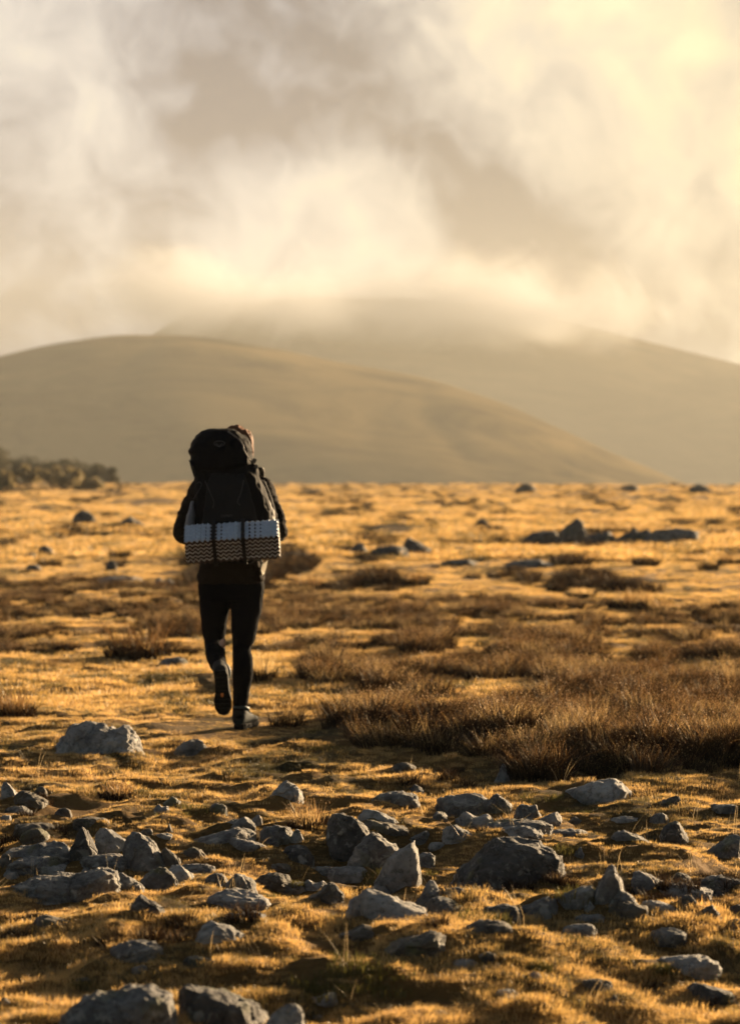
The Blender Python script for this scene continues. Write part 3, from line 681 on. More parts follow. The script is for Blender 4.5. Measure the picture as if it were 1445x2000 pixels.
 (1016, 1090, 1036, 1066, 'right', 'dark', 'low dark ledge running left from the tall pointed far rock'),
 (1140, 1215, 1036, 1068, 'slab', 'dark', 'low dark slab right of the tall pointed far rock'),
 (1196, 1290, 1028, 1062, [(-1,0),(-.9,.5),(-.7,.4),(-.5,.85),(-.35,.6),(-.1,1),(.1,.75),(.3,.9),(.6,.55),(.9,.5),(1,0)], 'dark', 'jagged dark far rock, middle of the right hand line'),
 (1258, 1368, 1030, 1062, 'slab', 'grey', 'long flat grey far rock ending the right hand line'),
 (780, 852, 1050, 1086, 'left', 'dark', 'large dark rock in the middle of the plain, right of the walker'),
 (668, 726, 1058, 1086, 'spike', 'dark', 'small peaked dark rock right of the walker'),
 (720, 804, 1064, 1092, 'slab', 'dark', 'low dark ledge between the two dark rocks right of the walker'),
 (540, 610, 1078, 1094, 'slab', 'grey', 'flat grey rock just right of the sleeping mat'),
 (924, 956, 1011, 1033, 'dome', 'dark', 'small dark far rock in the middle of the plain'),
 (860, 940, 1092, 1106, 'slab', 'dark', 'long thin dark rock in the mid distance right of centre'),
 (985, 1080, 1093, 1109, 'slab', 'grey', 'long thin grey rock continuing the dark one to the right'),
 (1006, 1050, 944, 962, 'dome', 'dark', 'dark rock on the far skyline, leftmost of three'),
 (1212, 1246, 946, 960, 'slab', 'dark', 'flat dark rock on the far skyline, middle of three'),
 (1340, 1386, 946, 961, 'dome', 'dark', 'dark rock on the far skyline, rightmost of three'),
]
for r_ in exec_rocks: rock(*r_)
# small broken stones lying among the larger ones
SMALL = []
for i in range(8):
    V, Fc = rock_mesh(1, 0.62, 0.8, ['dome', 'twin', 'block', 'left', 'right', 'slab', 'peak', 'spike'][i], 900 + i * 7, 3, 1.3)
    me = bpy.data.meshes.new('stone'); me.from_pydata(V.tolist(), [], Fc); me.polygons.foreach_set('use_smooth', [True] * len(me.polygons))
    me.materials.append(M_rock[['grey', 'pale', 'brown', 'grey', 'dark', 'grey', 'pale', 'brown'][i]]); SMALL.append(me)
SHAPE = ['rounded grey', 'knobbly pale', 'squarish brown', 'wedge-shaped grey', 'dark sloping', 'flat grey', 'pointed pale', 'narrow brown']
NAMED = [(o.location.x, o.location.y, o['label']) for o in bpy.data.objects if o.get('category') == 'rock']
used_labels = {}
def short(lb):
    for w in (',', ' with ', ' standing ', ' lying ', ' in the ', ' on the ', ' under ', ' below ', ' behind ', ' above ', ' near ', ' right of ', ' left of ', ' between ', ' at the ', ' beside ', ' from ', ' cut ', ' among '):
        i = lb.find(w)
        if i > 8: lb = lb[:i]
    return ' '.join(lb.split()[:6])
def small_stones(n, x0, x1, y0, y1, smin, smax, label, group):
    for i in range(n):
        px, py = random.uniform(x0, x1), random.uniform(y0, y1)
        gx, gd = ground_at(px, py)
        s = random.uniform(smin, smax) / (F_PX / gd) / 2
        k = random.randrange(len(SMALL))
        o = bpy.data.objects.new('stone', SMALL[k]); C.objects.link(o)
        o.location = (gx, gd, Hs(gx, gd) + s * 0.06); o.rotation_euler = (random.uniform(-.25, .25), random.uniform(-.25, .25), random.uniform(0, 6.28))
        o.scale = (s * random.uniform(1.0, 1.7), s * random.uniform(.8, 1.4), s * random.uniform(.28, .62))
        q = min(NAMED, key=lambda t: (t[0] - gx) ** 2 + ((t[1] - gd) * (0.35 if gd < 20 else 0.1)) ** 2)
        dx, dy = gx - q[0], (gd - q[1]) * 0.6
        side = ('right of' if dx > 0 else 'left of') if abs(dx) > abs(dy) else ('behind' if dy > 0 else 'in front of')
        size = 'tiny' if s * F_PX / gd * 2 < smin + (smax - smin) * .33 else 'small' if s * F_PX / gd * 2 < smin + (smax - smin) * .7 else 'fist-sized'
        lb = '%s %s stone %s the %s' % (size, SHAPE[k], side, short(q[2]))
        used_labels[lb] = used_labels.get(lb, 0) + 1
        if used_labels[lb] > 1:
            side = 'close ' + side if math.hypot(dx, dy) < 0.15 else 'further ' + side
            lb = '%s %s stone %s the %s' % (size, SHAPE[k], side, short(q[2]))
        tag(o, lb, 'stone', group)
small_stones(58, 0, 420, 1600, 1790, 17, 46, 'small loose stone among the slabs at the left of the rock field', 'loose stones on the left of the rock field')
small_stones(66, 420, 900, 1575, 1790, 17, 46, 'small loose stone around the tall boulders in the centre', 'loose stones in the centre of the rock field')
small_stones(70, 900, 1445, 1570, 1810, 17, 46, 'small loose stone in the turf around the sharp peak and great boulder', 'loose stones on the right of the rock field')
small_stones(34, 0, 1445, 1800, 1990, 16, 46, 'small stone half sunk in the golden turf near the bottom edge', 'stones sunk in the nearest turf')
small_stones(14, 0, 600, 1300, 1560, 8, 16, 'small stone chip in the open golden turf around the walker', 'stone chips in the open turf')
small_stones(52, 0, 1445, 985, 1135, 14, 34, 'small dark stone far out on the sunlit plain', 'dark stones far out on the plain')

# ------------------------------------------------------------------ plants
def blades_mesh(name, n, rad, hmin, hmax, wid, lean=0.5, seed=1, wind=(-.15, 0), mats=None, seg=1, tips=0.0, tipsize=0.004, extra=None):
    r_ = np.random.default_rng(seed); V = []; Fc = []; MI = []
    def blade(n, rad, hmin, hmax, wid, lean, mi, seg, tips):
        for i in range(n):
            a = r_.uniform(0, 6.283); rr = rad * math.sqrt(r_.uniform()); x, y = rr * math.cos(a), rr * math.sin(a)
            h = r_.uniform(hmin, hmax); la = r_.uniform(0, 6.283); lm = abs(r_.normal()) * lean * h * 0.6
            dx = math.cos(la) * lm + x / max(rad, 1e-6) * lean * h * 0.5 + wind[0] * h; dy = math.sin(la) * lm + y / max(rad, 1e-6) * lean * h * 0.5 + wind[1] * h
            wa = r_.uniform(0, 3.14159); wx, wy = math.cos(wa) * wid / 2, math.sin(wa) * wid / 2
            b = len(V)
            V.append((x - wx, y - wy, -0.006)); V.append((x + wx, y + wy, -0.006))
            for s in range(1, seg + 1):
                t = s / (seg + 1); cx, cy, cz = x + dx * t ** 1.8, y + dy * t ** 1.8, h * t
                V.append((cx - wx * .85, cy - wy * .85, cz)); V.append((cx + wx * .85, cy + wy * .85, cz))
                q = b + 2 * (s - 1); Fc.append((q, q + 1, q + 3, q + 2)); MI.append(mi)
            V.append((x + dx, y + dy, h)); q = b + 2 * seg; Fc.append((q, q + 1, q + 2)); MI.append(mi)
            if tips and r_.uniform() < tips:
                t_ = tipsize * r_.uniform(.6, 1.3); b = len(V); cx, cy, cz = x + dx, y + dy, h
                V.extend([(cx - t_, cy, cz), (cx, cy - t_, cz), (cx + t_, cy, cz), (cx, cy + t_, cz), (cx, cy, cz + 2.2 * t_), (cx, cy, cz - 1.6 * t_)])
                for k in range(4): Fc.append((b + k, b + (k + 1) % 4, b + 4)); MI.append(2); Fc.append((b + (k + 1) % 4, b + k, b + 5)); MI.append(2)
    blade(n, rad, hmin, hmax, wid, lean, 0, seg, tips)
    if extra: blade(*extra)
    me = bpy.data.meshes.new(name); me.from_pydata(V, [], Fc)
    for m_ in mats: me.materials.append(m_)
    me.polygons.foreach_set('material_index', MI)
    return me
protos = {}
def proto_collection(key, meshes):
    c = bpy.data.collections.new(key)
    for i, me in enumerate(meshes):
        o = bpy.data.objects.new('%s_%02d' % (key, i), me); c.objects.link(o)
    protos[key] = c
    return c
proto_collection('near_tuft', [blades_mesh('tuft', 52, 0.048, 0.006, 0.017, 0.0013, 1.1, 100 + i, mats=[M_turf]) for i in range(5)])
proto_collection('mid_tuft', [blades_mesh('tuft', 80, 0.12, 0.012, 0.034, 0.003, 0.9, 120 + i, mats=[M_turf]) for i in range(5)])
proto_collection('far_tuft', [blades_mesh('tuft', 110, 0.42, 0.03, 0.08, 0.013, 0.8, 140 + i, mats=[M_turf]) for i in range(4)])
rush_m = [blades_mesh('rush', 84, 0.10, 0.06, 0.20, 0.0018, 0.95, 160 + i, wind=(-.22, -.05), mats=[M_rush, M_heather, M_seed], seg=2, tips=0.5, tipsize=0.0022,
                      extra=(300, 0.13, 0.04, 0.16, 0.005, 1.0, 1, 1, 0)) for i in range(6)]
proto_collection('rush_tuft', rush_m)
heath_m = [blades_mesh('heather', 14, 0.10, 0.06, 0.16, 0.002, 0.8, 180 + i, mats=[M_rush, M_heather, M_seed], seg=1, tips=0.2, tipsize=0.0015,
                       extra=(220, 0.12, 0.03, 0.14, 0.006, 1.1, 1, 1, 0)) for i in range(5)]
proto_collection('heath_tuft', heath_m)

def gn_scatter(name, coll, P, S, Rz, kind='stuff', label=None, cat=None, tilt=0.15):
    n = len(P)
    me = bpy.data.meshes.new(name); me.vertices.add(n); me.vertices.foreach_set('co', np.asarray(P, np.float32).ravel())
    a = me.attributes.new('sc', 'FLOAT', 'POINT'); a.data.foreach_set('value', np.asarray(S, np.float32))
    b = me.attributes.new('rot', 'FLOAT_VECTOR', 'POINT')
    rv = np.stack([rng.uniform(-tilt, tilt, n), rng.uniform(-tilt, tilt, n), Rz], 1).astype(np.float32); b.data.foreach_set('vector', rv.ravel())
    o = bpy.data.objects.new(name, me); C.objects.link(o)
    ng = bpy.data.node_groups.new(name + '_nodes', 'GeometryNodeTree')
    ng.interface.new_socket('Geometry', in_out='INPUT', socket_type='NodeSocketGeometry'); ng.interface.new_socket('Geometry', in_out='OUTPUT', socket_type='NodeSocketGeometry')
    gi = ng.nodes.new('NodeGroupInput'); go = ng.nodes.new('NodeGroupOutput')
    ci = ng.nodes.new('GeometryNodeCollectionInfo'); ci.inputs['Collection'].default_value = coll; ci.inputs['Separate Children'].default_value = True; ci.inputs['Reset Children'].default_value = True
    ip = ng.nodes.new('GeometryNodeInstanceOnPoints'); ip.inputs['Pick Instance'].default_value = True
    na = ng.nodes.new('GeometryNodeInputNamedAttribute'); na.data_type = 'FLOAT'; na.inputs['Name'].default_value = 'sc'
    nr = ng.nodes.new('GeometryNodeInputNamedAttribute'); nr.data_type = 'FLOAT_VECTOR'; nr.inputs['Name'].default_value = 'rot'
    rd = ng.nodes.new('FunctionNodeRandomValue'); rd.data_type = 'INT'
    for s in rd.inputs:
        if s.type == 'INT' and s.name == 'Max': s.default_value = 40
        if s.type == 'INT' and s.name == 'Min': s.default_value = 0
    l = ng.links.new
    l(gi.outputs[0], ip.inputs['Points']); l(ci.outputs[0], ip.inputs['Instance']); l(nr.outputs['Attribute'], ip.inputs['Rotation']); l(na.outputs['Attribute'], ip.inputs['Scale'])
    ro = [s for s in rd.outputs if s.type == 'INT'][0]; l(ro, ip.inputs['Instance Index'])
    l(ip.outputs[0], go.inputs[0])
    md = o.modifiers.new('scatter', 'NODES'); md.node_group = ng
    tag(o, label, cat, kind=kind)
    return o
def in_poly(px, py, poly):
    c = np.zeros(len(px), bool); n = len(poly)
    for i in range(n):
        x1, y1 = poly[i]; x2, y2 = poly[(i + 1) % n]
        k = ((y1 > py) != (y2 > py)) & (px < (x2 - x1) * (py - y1) / (y2 - y1 + 1e-12) + x1)
        c ^= k
    return c
# areas of the ground (outlined by where they are seen, then held as ground points)
def gpoly(pts): return [flat_at(x, y) for x, y in pts]
RUSH_BANK = gpoly([(590, 1345), (605, 1400), (625, 1450), (740, 1468), (860, 1482), (960, 1500), (1050, 1520), (1200, 1532), (1330, 1536), (1700, 1545), (1700, 1290), (1250, 1262), (1000, 1258), (760, 1262), (600, 1300)])
RUSH_BAND = gpoly([(-300, 1135), (-300, 1300), (90, 1290), (250, 1268), (360, 1290), (500, 1268), (620, 1275), (900, 1262), (1250, 1275), (1750, 1300), (1750, 1200), (1400, 1185), (1200, 1172), (900, 1170), (700, 1166), (520, 1160), (300, 1146), (200, 1140)])
def log_points(n, d0, d1, spread=0.165, extra=0.3):
    D = np.exp(rng.uniform(math.log(d0), math.log(d1), n)); X = rng.uniform(-1, 1, n) * (spread * D + extra)
    return X, D
def scat(name, key, X, Y, s0, s1, **kw):
    Z = H(X, Y); P = np.stack([X, Y, Z], 1); n = len(X)
    return gn_scatter(name, protos[key], P, rng.uniform(s0, s1, n), rng.uniform(0, 6.283, n), **kw)

# short golden turf, kept off the stones and cropped close in the stony ground
def clear_of_rocks(X, Y, k=0.92):
    ok = np.ones(len(X), bool); near = np.ones(len(X))
    for gx, gd, w, d, h in ROCKS:
        if gd > 30: continue
        q = ((X - gx) / w) ** 2 + ((Y - gd) / d) ** 2
        ok &= q > k * k; near = np.where((q < 1.3 ** 2) & (Y < gd), 1.25, near)
    return ok, near
def stony(X, Y):
    py = HORIZON + F_PX * CAM_Z / Y; px = 722.5 + X / Y * F_PX
    b = sstep(1560, 1600, py + 12 * fbm(X / .3, Y / .3, octaves=2, seed=62)) * (1 - sstep(1790, 1830, py + 25 * fbm(X / .3, Y / .3, octaves=2, seed=63)))
    return b
X, Y = log_points(56000, 6.0, 17.0)
thin = fbm(X / 0.28, Y / 0.28, octaves=2, seed=61)
ok, nearf = clear_of_rocks(X, Y)
st = stony(X, Y)
k = ok & (thin > -0.85 + 0.3 * st)
S = rng.uniform(0.45, 1.05, len(X)) * nearf * (1 - 0.42 * st) * (1 + 0.3 * thin)
S = S * np.where(((X + 0.72) / .4) ** 2 + ((Y - 14.9) / .7) ** 2 < 1, 0.5, 1)
Pn = np.stack([X, Y, H(X, Y)], 1)[k]
gn_scatter('short_turf', protos['near_tuft'], Pn, S[k], rng.uniform(0, 6.283, k.sum()), label='short dry golden turf covering the ground between the stones', cat='grass')
X, Y = log_points(30000, 16.0, 48.0)
k = fbm(X / 0.6, Y / 0.7, octaves=2, seed=66) > -0.62
scat('middle_turf', 'mid_tuft', X[k], Y[k], 0.45, 1.15, label='golden turf behind the walker, out of focus', cat='grass')
X, Y = log_points(42000, 45.0, EDGE + 5, extra=1.0)
k = fbm(X / 1.5, Y / 3.5, octaves=3, seed=67) > -0.60
scat('far_turf', 'far_tuft', X[k], Y[k], 0.5, 1.2, label='golden grass of the far plain', cat='grass')
# rushes and heather: the bank at right and the band across the moor
def poly_scatter(poly, dens, seed, thr, nscale, edge=0.0):
    xs = [p[0] for p in poly]; ys = [p[1] for p in poly]
    n = int((max(xs) - min(xs)) * (max(ys) - min(ys)) * dens)
    X = rng.uniform(min(xs), max(xs), n); Y = rng.uniform(min(ys), max(ys), n)
    jx = fbm(X / 0.5, Y / 0.5, octaves=2, seed=seed + 9) * 0.25; jy = fbm(X / 0.5, Y / 0.5, octaves=2, seed=seed + 19) * 0.3
    k = in_poly(X + jx, Y + jy, poly) & (fbm(X / nscale, Y / nscale, octaves=2, seed=seed) > thr) & (np.abs(X) < 0.17 * Y + 0.4)
    return X[k], Y[k]
X, Y = poly_scatter(RUSH_BANK, 85, 71, -0.75, 0.55)
k = (Y < 15.2) | (fbm(X / 0.5, Y / 0.9, octaves=2, seed=73) > 0.0); X, Y = X[k], Y[k]
scat('rush_bank', 'rush_tuft', X, Y, 0.45, 1.0, label='bank of brown rushes and heather right of the walker', cat='rushes', tilt=0.2)
X, Y = poly_scatter(RUSH_BAND, 26, 81, -0.15, 0.9)
scat('rush_band', 'rush_tuft', X, Y, 0.35, 0.85, label='band of brown rushes crossing the moor behind the walker', cat='rushes', tilt=0.2)
X, Y = log_points(16000, 33.0, EDGE, extra=1.0)
k = fbm(X / (0.25 + Y * 0.011), Y / (0.8 + Y * 0.04), octaves=3, seed=93, gain=0.8) > 0.56
scat('far_heather', 'heath_tuft', X[k], Y[k], 0.4, 1.7, label='dark patches of heather on the far plain', cat='heather')
X, Y = log_points(1600, 6.5, 13.0)
k = fbm(X / 0.5, Y / 0.5, octaves=2, seed=95) > 0.62
scat('heather_sprigs', 'heath_tuft', X[k], Y[k], 0.2, 0.45, label='low brown heather sprigs between the stones', cat='heather')
# long single grass stalks among the stones
straw_m = [blades_mesh('stalk', 4, 0.03, 0.04, 0.13, 0.0009, 1.0, 200 + i, mats=[M_straw], seg=2) for i in range(4)]
proto_collection('stalks', straw_m)
X, Y = log_points(90, 6.8, 13.0)
scat('grass_stalks', 'stalks', X, Y, 0.6, 1.2, label='thin pale grass stalks standing among the stones', cat='grass')
proto_collection('moss_tuft', [blades_mesh('moss', 90, 0.05, 0.006, 0.016, 0.002, 0.9, 220 + i, mats=[M_moss]) for i in range(3)])
X, Y = log_points(9000, 6.5, 16.0)
k = fbm(X / 0.45, Y / 0.45, octaves=2, seed=97) > 1.0
scat('moss', 'moss_tuft', X[k], Y[k], 0.8, 1.6, label='green moss in the hollows between the stones', cat='moss')

# single tussocks that stand apart
def tussock(px, py, wpx, hpx, label, n=200, heather=True, name='rush_tussock', cat='tussock', seed=1, lean=0.6):
    gx, gd = ground_at(px, py); sc = F_PX / gd; rad = wpx / 2 / sc; h = hpx / sc
    root = empty(name, (gx, gd, Hs(gx, gd)), label=label, cat=cat)
    me = blades_mesh('stems', n, rad * 0.7, h * 0.5, h, 0.0028 if gd < 20 else 0.006, lean, 300 + seed, wind=(-.12, 0), mats=[M_rush, M_heather, M_seed], seg=2, tips=0.3, tipsize=0.003)
    o = bpy.data.objects.new('stems', me); C.objects.link(o); o.parent = root
    me = blades_mesh('undergrowth', int(n * 3), rad, h * 0.12, h * 0.5, 0.005 if gd < 20 else 0.012, 1.0, 330 + seed, mats=[M_heather], seg=1)
    o = bpy.data.objects.new('undergrowth', me); C.objects.link(o); o.parent = root
    return root
tussock(272, 1285, 130, 80, 'tall fanned rush tussock standing left of the walker', 130, seed=1, lean=0.8)
tussock(18, 1400, 110, 60, 'brown heather clump cut by the left edge beside the turf', 260, name='heather_clump', seed=2)
tussock(232, 1562, 74, 36, 'low brown heather clump on turf above the left stones', 160, name='heather_clump', seed=3)
tussock(604, 1622, 80, 62, 'reddish heather sprig growing between the centre boulders', 110, name='heather_clump', seed=4)
tussock(510, 1330, 60, 60, 'brown heather clump beside the walker\'s right leg', 160, name='heather_clump', seed=5)
tussock(808, 1142, 60, 34, 'dark heather clump alone on the sunlit plain right of the walker', 120, name='heather_clump', seed=6)
tussock(1238, 1188, 100, 44, 'wide dark heather clump on the plain at right', 200, name='heather_clump', seed=7)
tussock(1136, 1166, 56, 22, 'small dark heather clump left of the wide one at right', 120, name='heather_clump', seed=8)
tussock(1290, 1196, 60, 30, 'heather clump just right of the wide dark one', 120, name='heather_clump', seed=9)
tussock(668, 1120, 40, 24, 'small dark heather clump on the plain right of the mat', 90, name='heather_clump', seed=10)
tussock(600, 1150, 90, 30, 'brown heather clump close to the right of the walker\'s hips', 160, name='heather_clump', seed=11)
tussock(1350, 1100, 60, 22, 'dark heather mound on the right hand plain', 120, name='heather_clump', seed=12)
tussock(1425, 1102, 50, 26, 'dark heather mound by the right edge of the plain', 120, name='heather_clump', seed=13)
tussock(1180, 1040, 90, 30, 'dark heather spread along the right hand line of far rocks', 200, name='heather_clump', seed=15)
tussock(1300, 1056, 110, 14, 'low dark heather in front of the long flat far rock', 200, name='heather_clump', seed=16)
tussock(760, 1082, 120, 22, 'dark heather around the low ledge right of the walker', 220, name='heather_clump', seed=17)
tussock(1240, 1042, 60, 26, 'dark heather clump between the jagged far rock and the long flat one', 120, name='heather_clump', seed=18)
tussock(1178, 1030, 50, 26, 'brown heather mound behind the tall pointed far rock', 120, name='heather_clump', seed=14)
def moss_cushion(px, py, wpx, label, seed):
    gx, gd = ground_at(px, py); rad = wpx / 2 / (F_PX / gd)
    me = blades_mesh('moss_cushion', 500, rad, 0.006, 0.02, 0.0022, 0.9, seed, mats=[M_moss])
    # dome the cushion
    for v in me.vertices:
        q = 1 - (v.co.x ** 2 + v.co.y ** 2) / (rad * 1.1) ** 2; v.co.z += max(0, q) * rad * 0.25
    o = bpy.data.objects.new('moss_cushion', me); C.objects.link(o); o.location = (gx, gd, Hs(gx, gd))
    tag(o, label, 'moss')
moss_cushion(160, 1932, 46, 'bright green moss cushion behind the big spotted boulder', 401)
moss_cushion(1050, 1898, 56, 'bright yellow-green moss cushion in the bottom turf right of centre', 402)
moss_cushion(1290, 1900, 50, 'green moss cushion left of the long pale level slab', 403)
moss_cushion(575, 1735, 40, 'green moss cushion on the turf by the round brown boulder', 404)

# countless small stone chips between the larger stones
chips = []
for i in range(6):
    V, Fc = rock_mesh(1, 0.5, 0.8, ['block', 'left', 'slab', 'twin', 'peak', 'right'][i], 700 + i * 11, 3, 1.4)
    me = bpy.data.meshes.new('chip'); me.from_pydata(V.tolist(), [], Fc); me.materials.append(M_rock[['grey', 'pale', 'grey', 'brown', 'dark', 'pale'][i]]); chips.append(me)
proto_collection('chips', chips)
X, Y = log_points(14000, 6.8, 13.5)
st = stony(X, Y); k = (st > 0.5) & (fbm(X / .3, Y / .4, octaves=2, seed=64) > 0.05) | (fbm(X / .4, Y / .5, octaves=2, seed=65) > 0.85)
X, Y = X[k], Y[k]; n = len(X)
gn_scatter('stone_chips', protos['chips'], np.stack([X, Y, H(X, Y) + 0.004], 1), rng.uniform(0.07, 0.19, n) ** 2, rng.uniform(0, 6.283, n), label='small broken stone chips scattered through the rock field', cat='stones', tilt=0.5)
# bushes on the far edge of the plain
def bush(name, px, pbase, wpx, hpx, D, mat, label, seed, group=None):
    sc = F_PX / D; w = wpx / sc; h = hpx / sc; x = (px - 722.5) / sc; z = Hs(x, D)
    zb = CAM_Z - (pbase - HORIZON) / sc; z = min(z, zb) if zb < z else z
    root = empty(name, (x, D, z), label=label, cat='bush', group=group)
    r_ = np.random.default_rng(seed); V = []; Fc = []
    clumps = [(r_.uniform(-.42, .42) * w, r_.uniform(-.4, .4) * w, r_.uniform(.3, .85), r_.uniform(.16, .28)) for _ in range(26)]
    for cx, cy, cz, cr in clumps:
        lim = math.sqrt(max(0.02, 1 - (cx / (w * .55)) ** 2))
        cz = cz * h * (0.35 + 0.65 * lim)
        for k in range(230):
            d = r_.normal(size=3); d /= np.linalg.norm(d); q = cr * (0.55 + 0.45 * r_.uniform())
            c = np.array([cx, cy, cz]) + d * q * np.array([w * .62, w * .62, h * .9]) 
            if c[2] < 0.05 * h: continue
            s = 0.05 + 0.06 * r_.uniform(); a = r_.normal(size=3); a /= np.linalg.norm(a); b = np.cross(a, r_.normal(size=3)); b /= np.linalg.norm(b)
            i = len(V); V += [tuple(c - a * s), tuple(c - b * s * .5), tuple(c + a * s), tuple(c + b * s * .5)]; Fc.append((i, i + 1, i + 2, i + 3))
    mesh_obj('crown', V, Fc, mat, root, smooth=False)
    bm = bmesh.new()
    for cx, cy, cz, cr in clumps[:9]:
        p0 = Vector((cx * .15, cy * .15, -0.1)); p1 = Vector((cx, cy, cz * h * .7)); d = p1 - p0
        g = bmesh.ops.create_cone(bm, segments=6, radius1=0.09, radius2=0.02, depth=d.length)
        bmesh.ops.transform(bm, matrix=Matrix.Translation((p0 + p1) / 2) @ d.to_track_quat('Z', 'Y').to_matrix().to_4x4(), verts=g['verts'])
    me = bpy.data.meshes.new('trunk'); bm.to_mesh(me); bm.free(); me.materials.append(M_bark)
    o = bpy.data.objects.new('trunk', me); C.objects.link(o); o.parent = root
    return root
M_bark = simple('bark', (0.08, 0.06, 0.045), 0.9, nscale=8)
bush('dark_bush', -14, 950, 76, 84, 245, M_leafd, 'tall dark bush cut by the left edge on the skyline', 1)
bush('dark_bush', 62, 948, 100, 60, 250, M_leafd, 'dark bush on the skyline, leftmost of the low row', 2)
bush('dark_bush', 130, 948, 110, 62, 252, M_leafd, 'dark rounded bush on the skyline, middle of the low row', 3)
bush('dark_bush', 194, 948, 76, 46, 248, M_leafd, 'dark bush tapering at the right end of the skyline row', 4)
bush('pale_bush', 50, 950, 70, 44, 186, M_leafp, 'pale dry bush in front of the leftmost dark skyline bush', 5)
bush('pale_bush', 118, 950, 84, 50, 184, M_leafp, 'pale dry bush in front of the middle dark skyline bush', 6)
bush('pale_bush', 172, 950, 56, 34, 188, M_leafp, 'small pale dry bush at the right of the skyline row', 7)
bush('pale_bush', 6, 955, 40, 46, 180, M_leafp, 'pale dry bush at the left edge under the tall dark one', 8)
# ------------------------------------------------------------------ the walker
DP = 14.83
def P(px, py, dy=0.0):
    return ray(px, py, DP + dy)
def cap_tube(bm, pts, seg=20, rings_per=6, squash=(1, 1)):
    """closed tapered tube with round ends along pts = [(Vector, radius)]; smooth (Catmull-Rom) between the joints"""
    ps = [p for p, r in pts]; rs = [r for p, r in pts]
    path = []
    for i in range(len(ps) - 1):
        p0 = ps[max(i - 1, 0)]; p1 = ps[i]; p2 = ps[i + 1]; p3 = ps[min(i + 2, len(ps) - 1)]
        for k in range(rings_per):
            t = k / rings_per
            q = 0.5 * ((2 * p1) + (p2 - p0) * t + (2 * p0 - 5 * p1 + 4 * p2 - p3) * t * t + (-p0 + 3 * p1 - 3 * p2 + p3) * t ** 3)
            ts = t * t * (3 - 2 * t); path.append((q, rs[i] * (1 - ts) + rs[i + 1] * ts))
    path.append((ps[-1], rs[-1]))
    full = []
    d0 = (path[1][0] - path[0][0]).normalized(); d1 = (path[-1][0] - path[-2][0]).normalized()
    for a in (80, 60, 40, 20): full.append((path[0][0] - d0 * path[0][1] * math.sin(R(a)), path[0][1] * math.cos(R(a))))
    full += path
    for a in (20, 40, 60, 80): full.append((path[-1][0] + d1 * path[-1][1] * math.sin(R(a)), path[-1][1] * math.cos(R(a))))
    rings = []
    up = Vector((0, 0, 1)) if abs(d0.z) < 0.9 else Vector((0, 1, 0))
    px_ = d0.cross(up).normalized()
    for i, (c, r) in enumerate(full):
        d = (full[min(i + 1, len(full) - 1)][0] - full[max(i - 1, 0)][0]).normalized()
        x = px_ - d * px_.dot(d); x.normalize(); px_ = x; y = d.cross(x).normalized()
        ring = []
        for k in range(seg):
            a = 2 * math.pi * k / seg
            ring.append(bm.verts.new(c + x * math.cos(a) * r * squash[0] + y * math.sin(a) * r * squash[1]))
        rings.append(ring)
    for a, b in zip(rings[:-1], rings[1:]):
        for k in range(seg):
            bm.faces.new((a[k], a[(k + 1) % seg], b[(k + 1) % seg], b[k]))
    bm.faces.new(rings[0][::-1]); bm.faces.new(rings[-1])
def ellipsoid(bm, c, r, rot=None, sub=3):
    g = bmesh.ops.create_icosphere(bm, subdivisions=sub, radius=1)
    M = Matrix.Translation(c) @ (rot.to_4x4() if rot else Matrix.Identity(4)) @ Matrix.Diagonal((*r, 1))
    bmesh.ops.transform(bm, matrix=M, verts=g['verts'])
def loft(bm, secs, seg=40, n=2.4):
    """closed body through elliptical sections [(centre, half x, half y)] stacked along z"""
    rings = []
    for c, hx, hy in secs:
        ring = []
        for k in range(seg):
            a = 2 * math.pi * k / seg; ca, sa = math.cos(a), math.sin(a)
            q = (abs(ca) ** n + abs(sa) ** n) ** (-1 / n)
            ring.append(bm.verts.new(Vector(c) + Vector((ca * q * hx, sa * q * hy, 0))))
        rings.append(ring)
    for a, b in zip(rings[:-1], rings[1:]):
        for k in range(seg): bm.faces.new((a[k], a[(k + 1) % seg], b[(k + 1) % seg], b[k]))
    bm.faces.new(rings[0][::-1]); bm.faces.new(rings[-1])
def fuse(name, bm, voxel, mat, parent, smooth_it=6, wrinkle=0.0, wscale=20, seed=0, org=None, stretch=(1, 1, 1)):
    """union every piece of bm into one continuous skin (voxel remesh), smooth it and add folds"""
    bmesh.ops.recalc_face_normals(bm, faces=bm.faces)
    me = bpy.data.meshes.new(name); bm.to_mesh(me); bm.free()
    t = bpy.data.objects.new(name, me); C.objects.link(t)
    r = t.modifiers.new('r', 'REMESH'); r.mode = 'VOXEL'; r.voxel_size = voxel
    s = t.modifiers.new('s', 'SMOOTH'); s.factor = 0.5; s.iterations = smooth_it
    bpy.context.view_layer.update()
    dg = bpy.context.evaluated_depsgraph_get()
    me2 = bpy.data.meshes.new_from_object(t.evaluated_get(dg)); bpy.data.objects.remove(t)
    n = len(me2.vertices); co = np.zeros(n * 3); me2.vertices.foreach_get('co', co); co = co.reshape(-1, 3)
    if wrinkle:
        no = np.zeros(n * 3); me2.vertices.foreach_get('normal', no); no = no.reshape(-1, 3)
        f = fbm(co[:, 0] * wscale * stretch[0], co[:, 1] * wscale * stretch[1], co[:, 2] * wscale * stretch[2], octaves=3, seed=seed)
        g = (1 - np.abs(f)) ** 2 - 0.5
        co = co + no * (g * wrinkle)[:, None]
    if org is not None: co = co - np.array(org)[None, :]
    me2.vertices.foreach_set('co', co.ravel()); me2.update()
    me2.polygons.foreach_set('use_smooth', [True] * len(me2.polygons))
    me2.materials.clear(); me2.materials.append(mat); me2.name = name
    o = bpy.data.objects.new(name, me2); C.objects.link(o); o.parent = parent
    return o
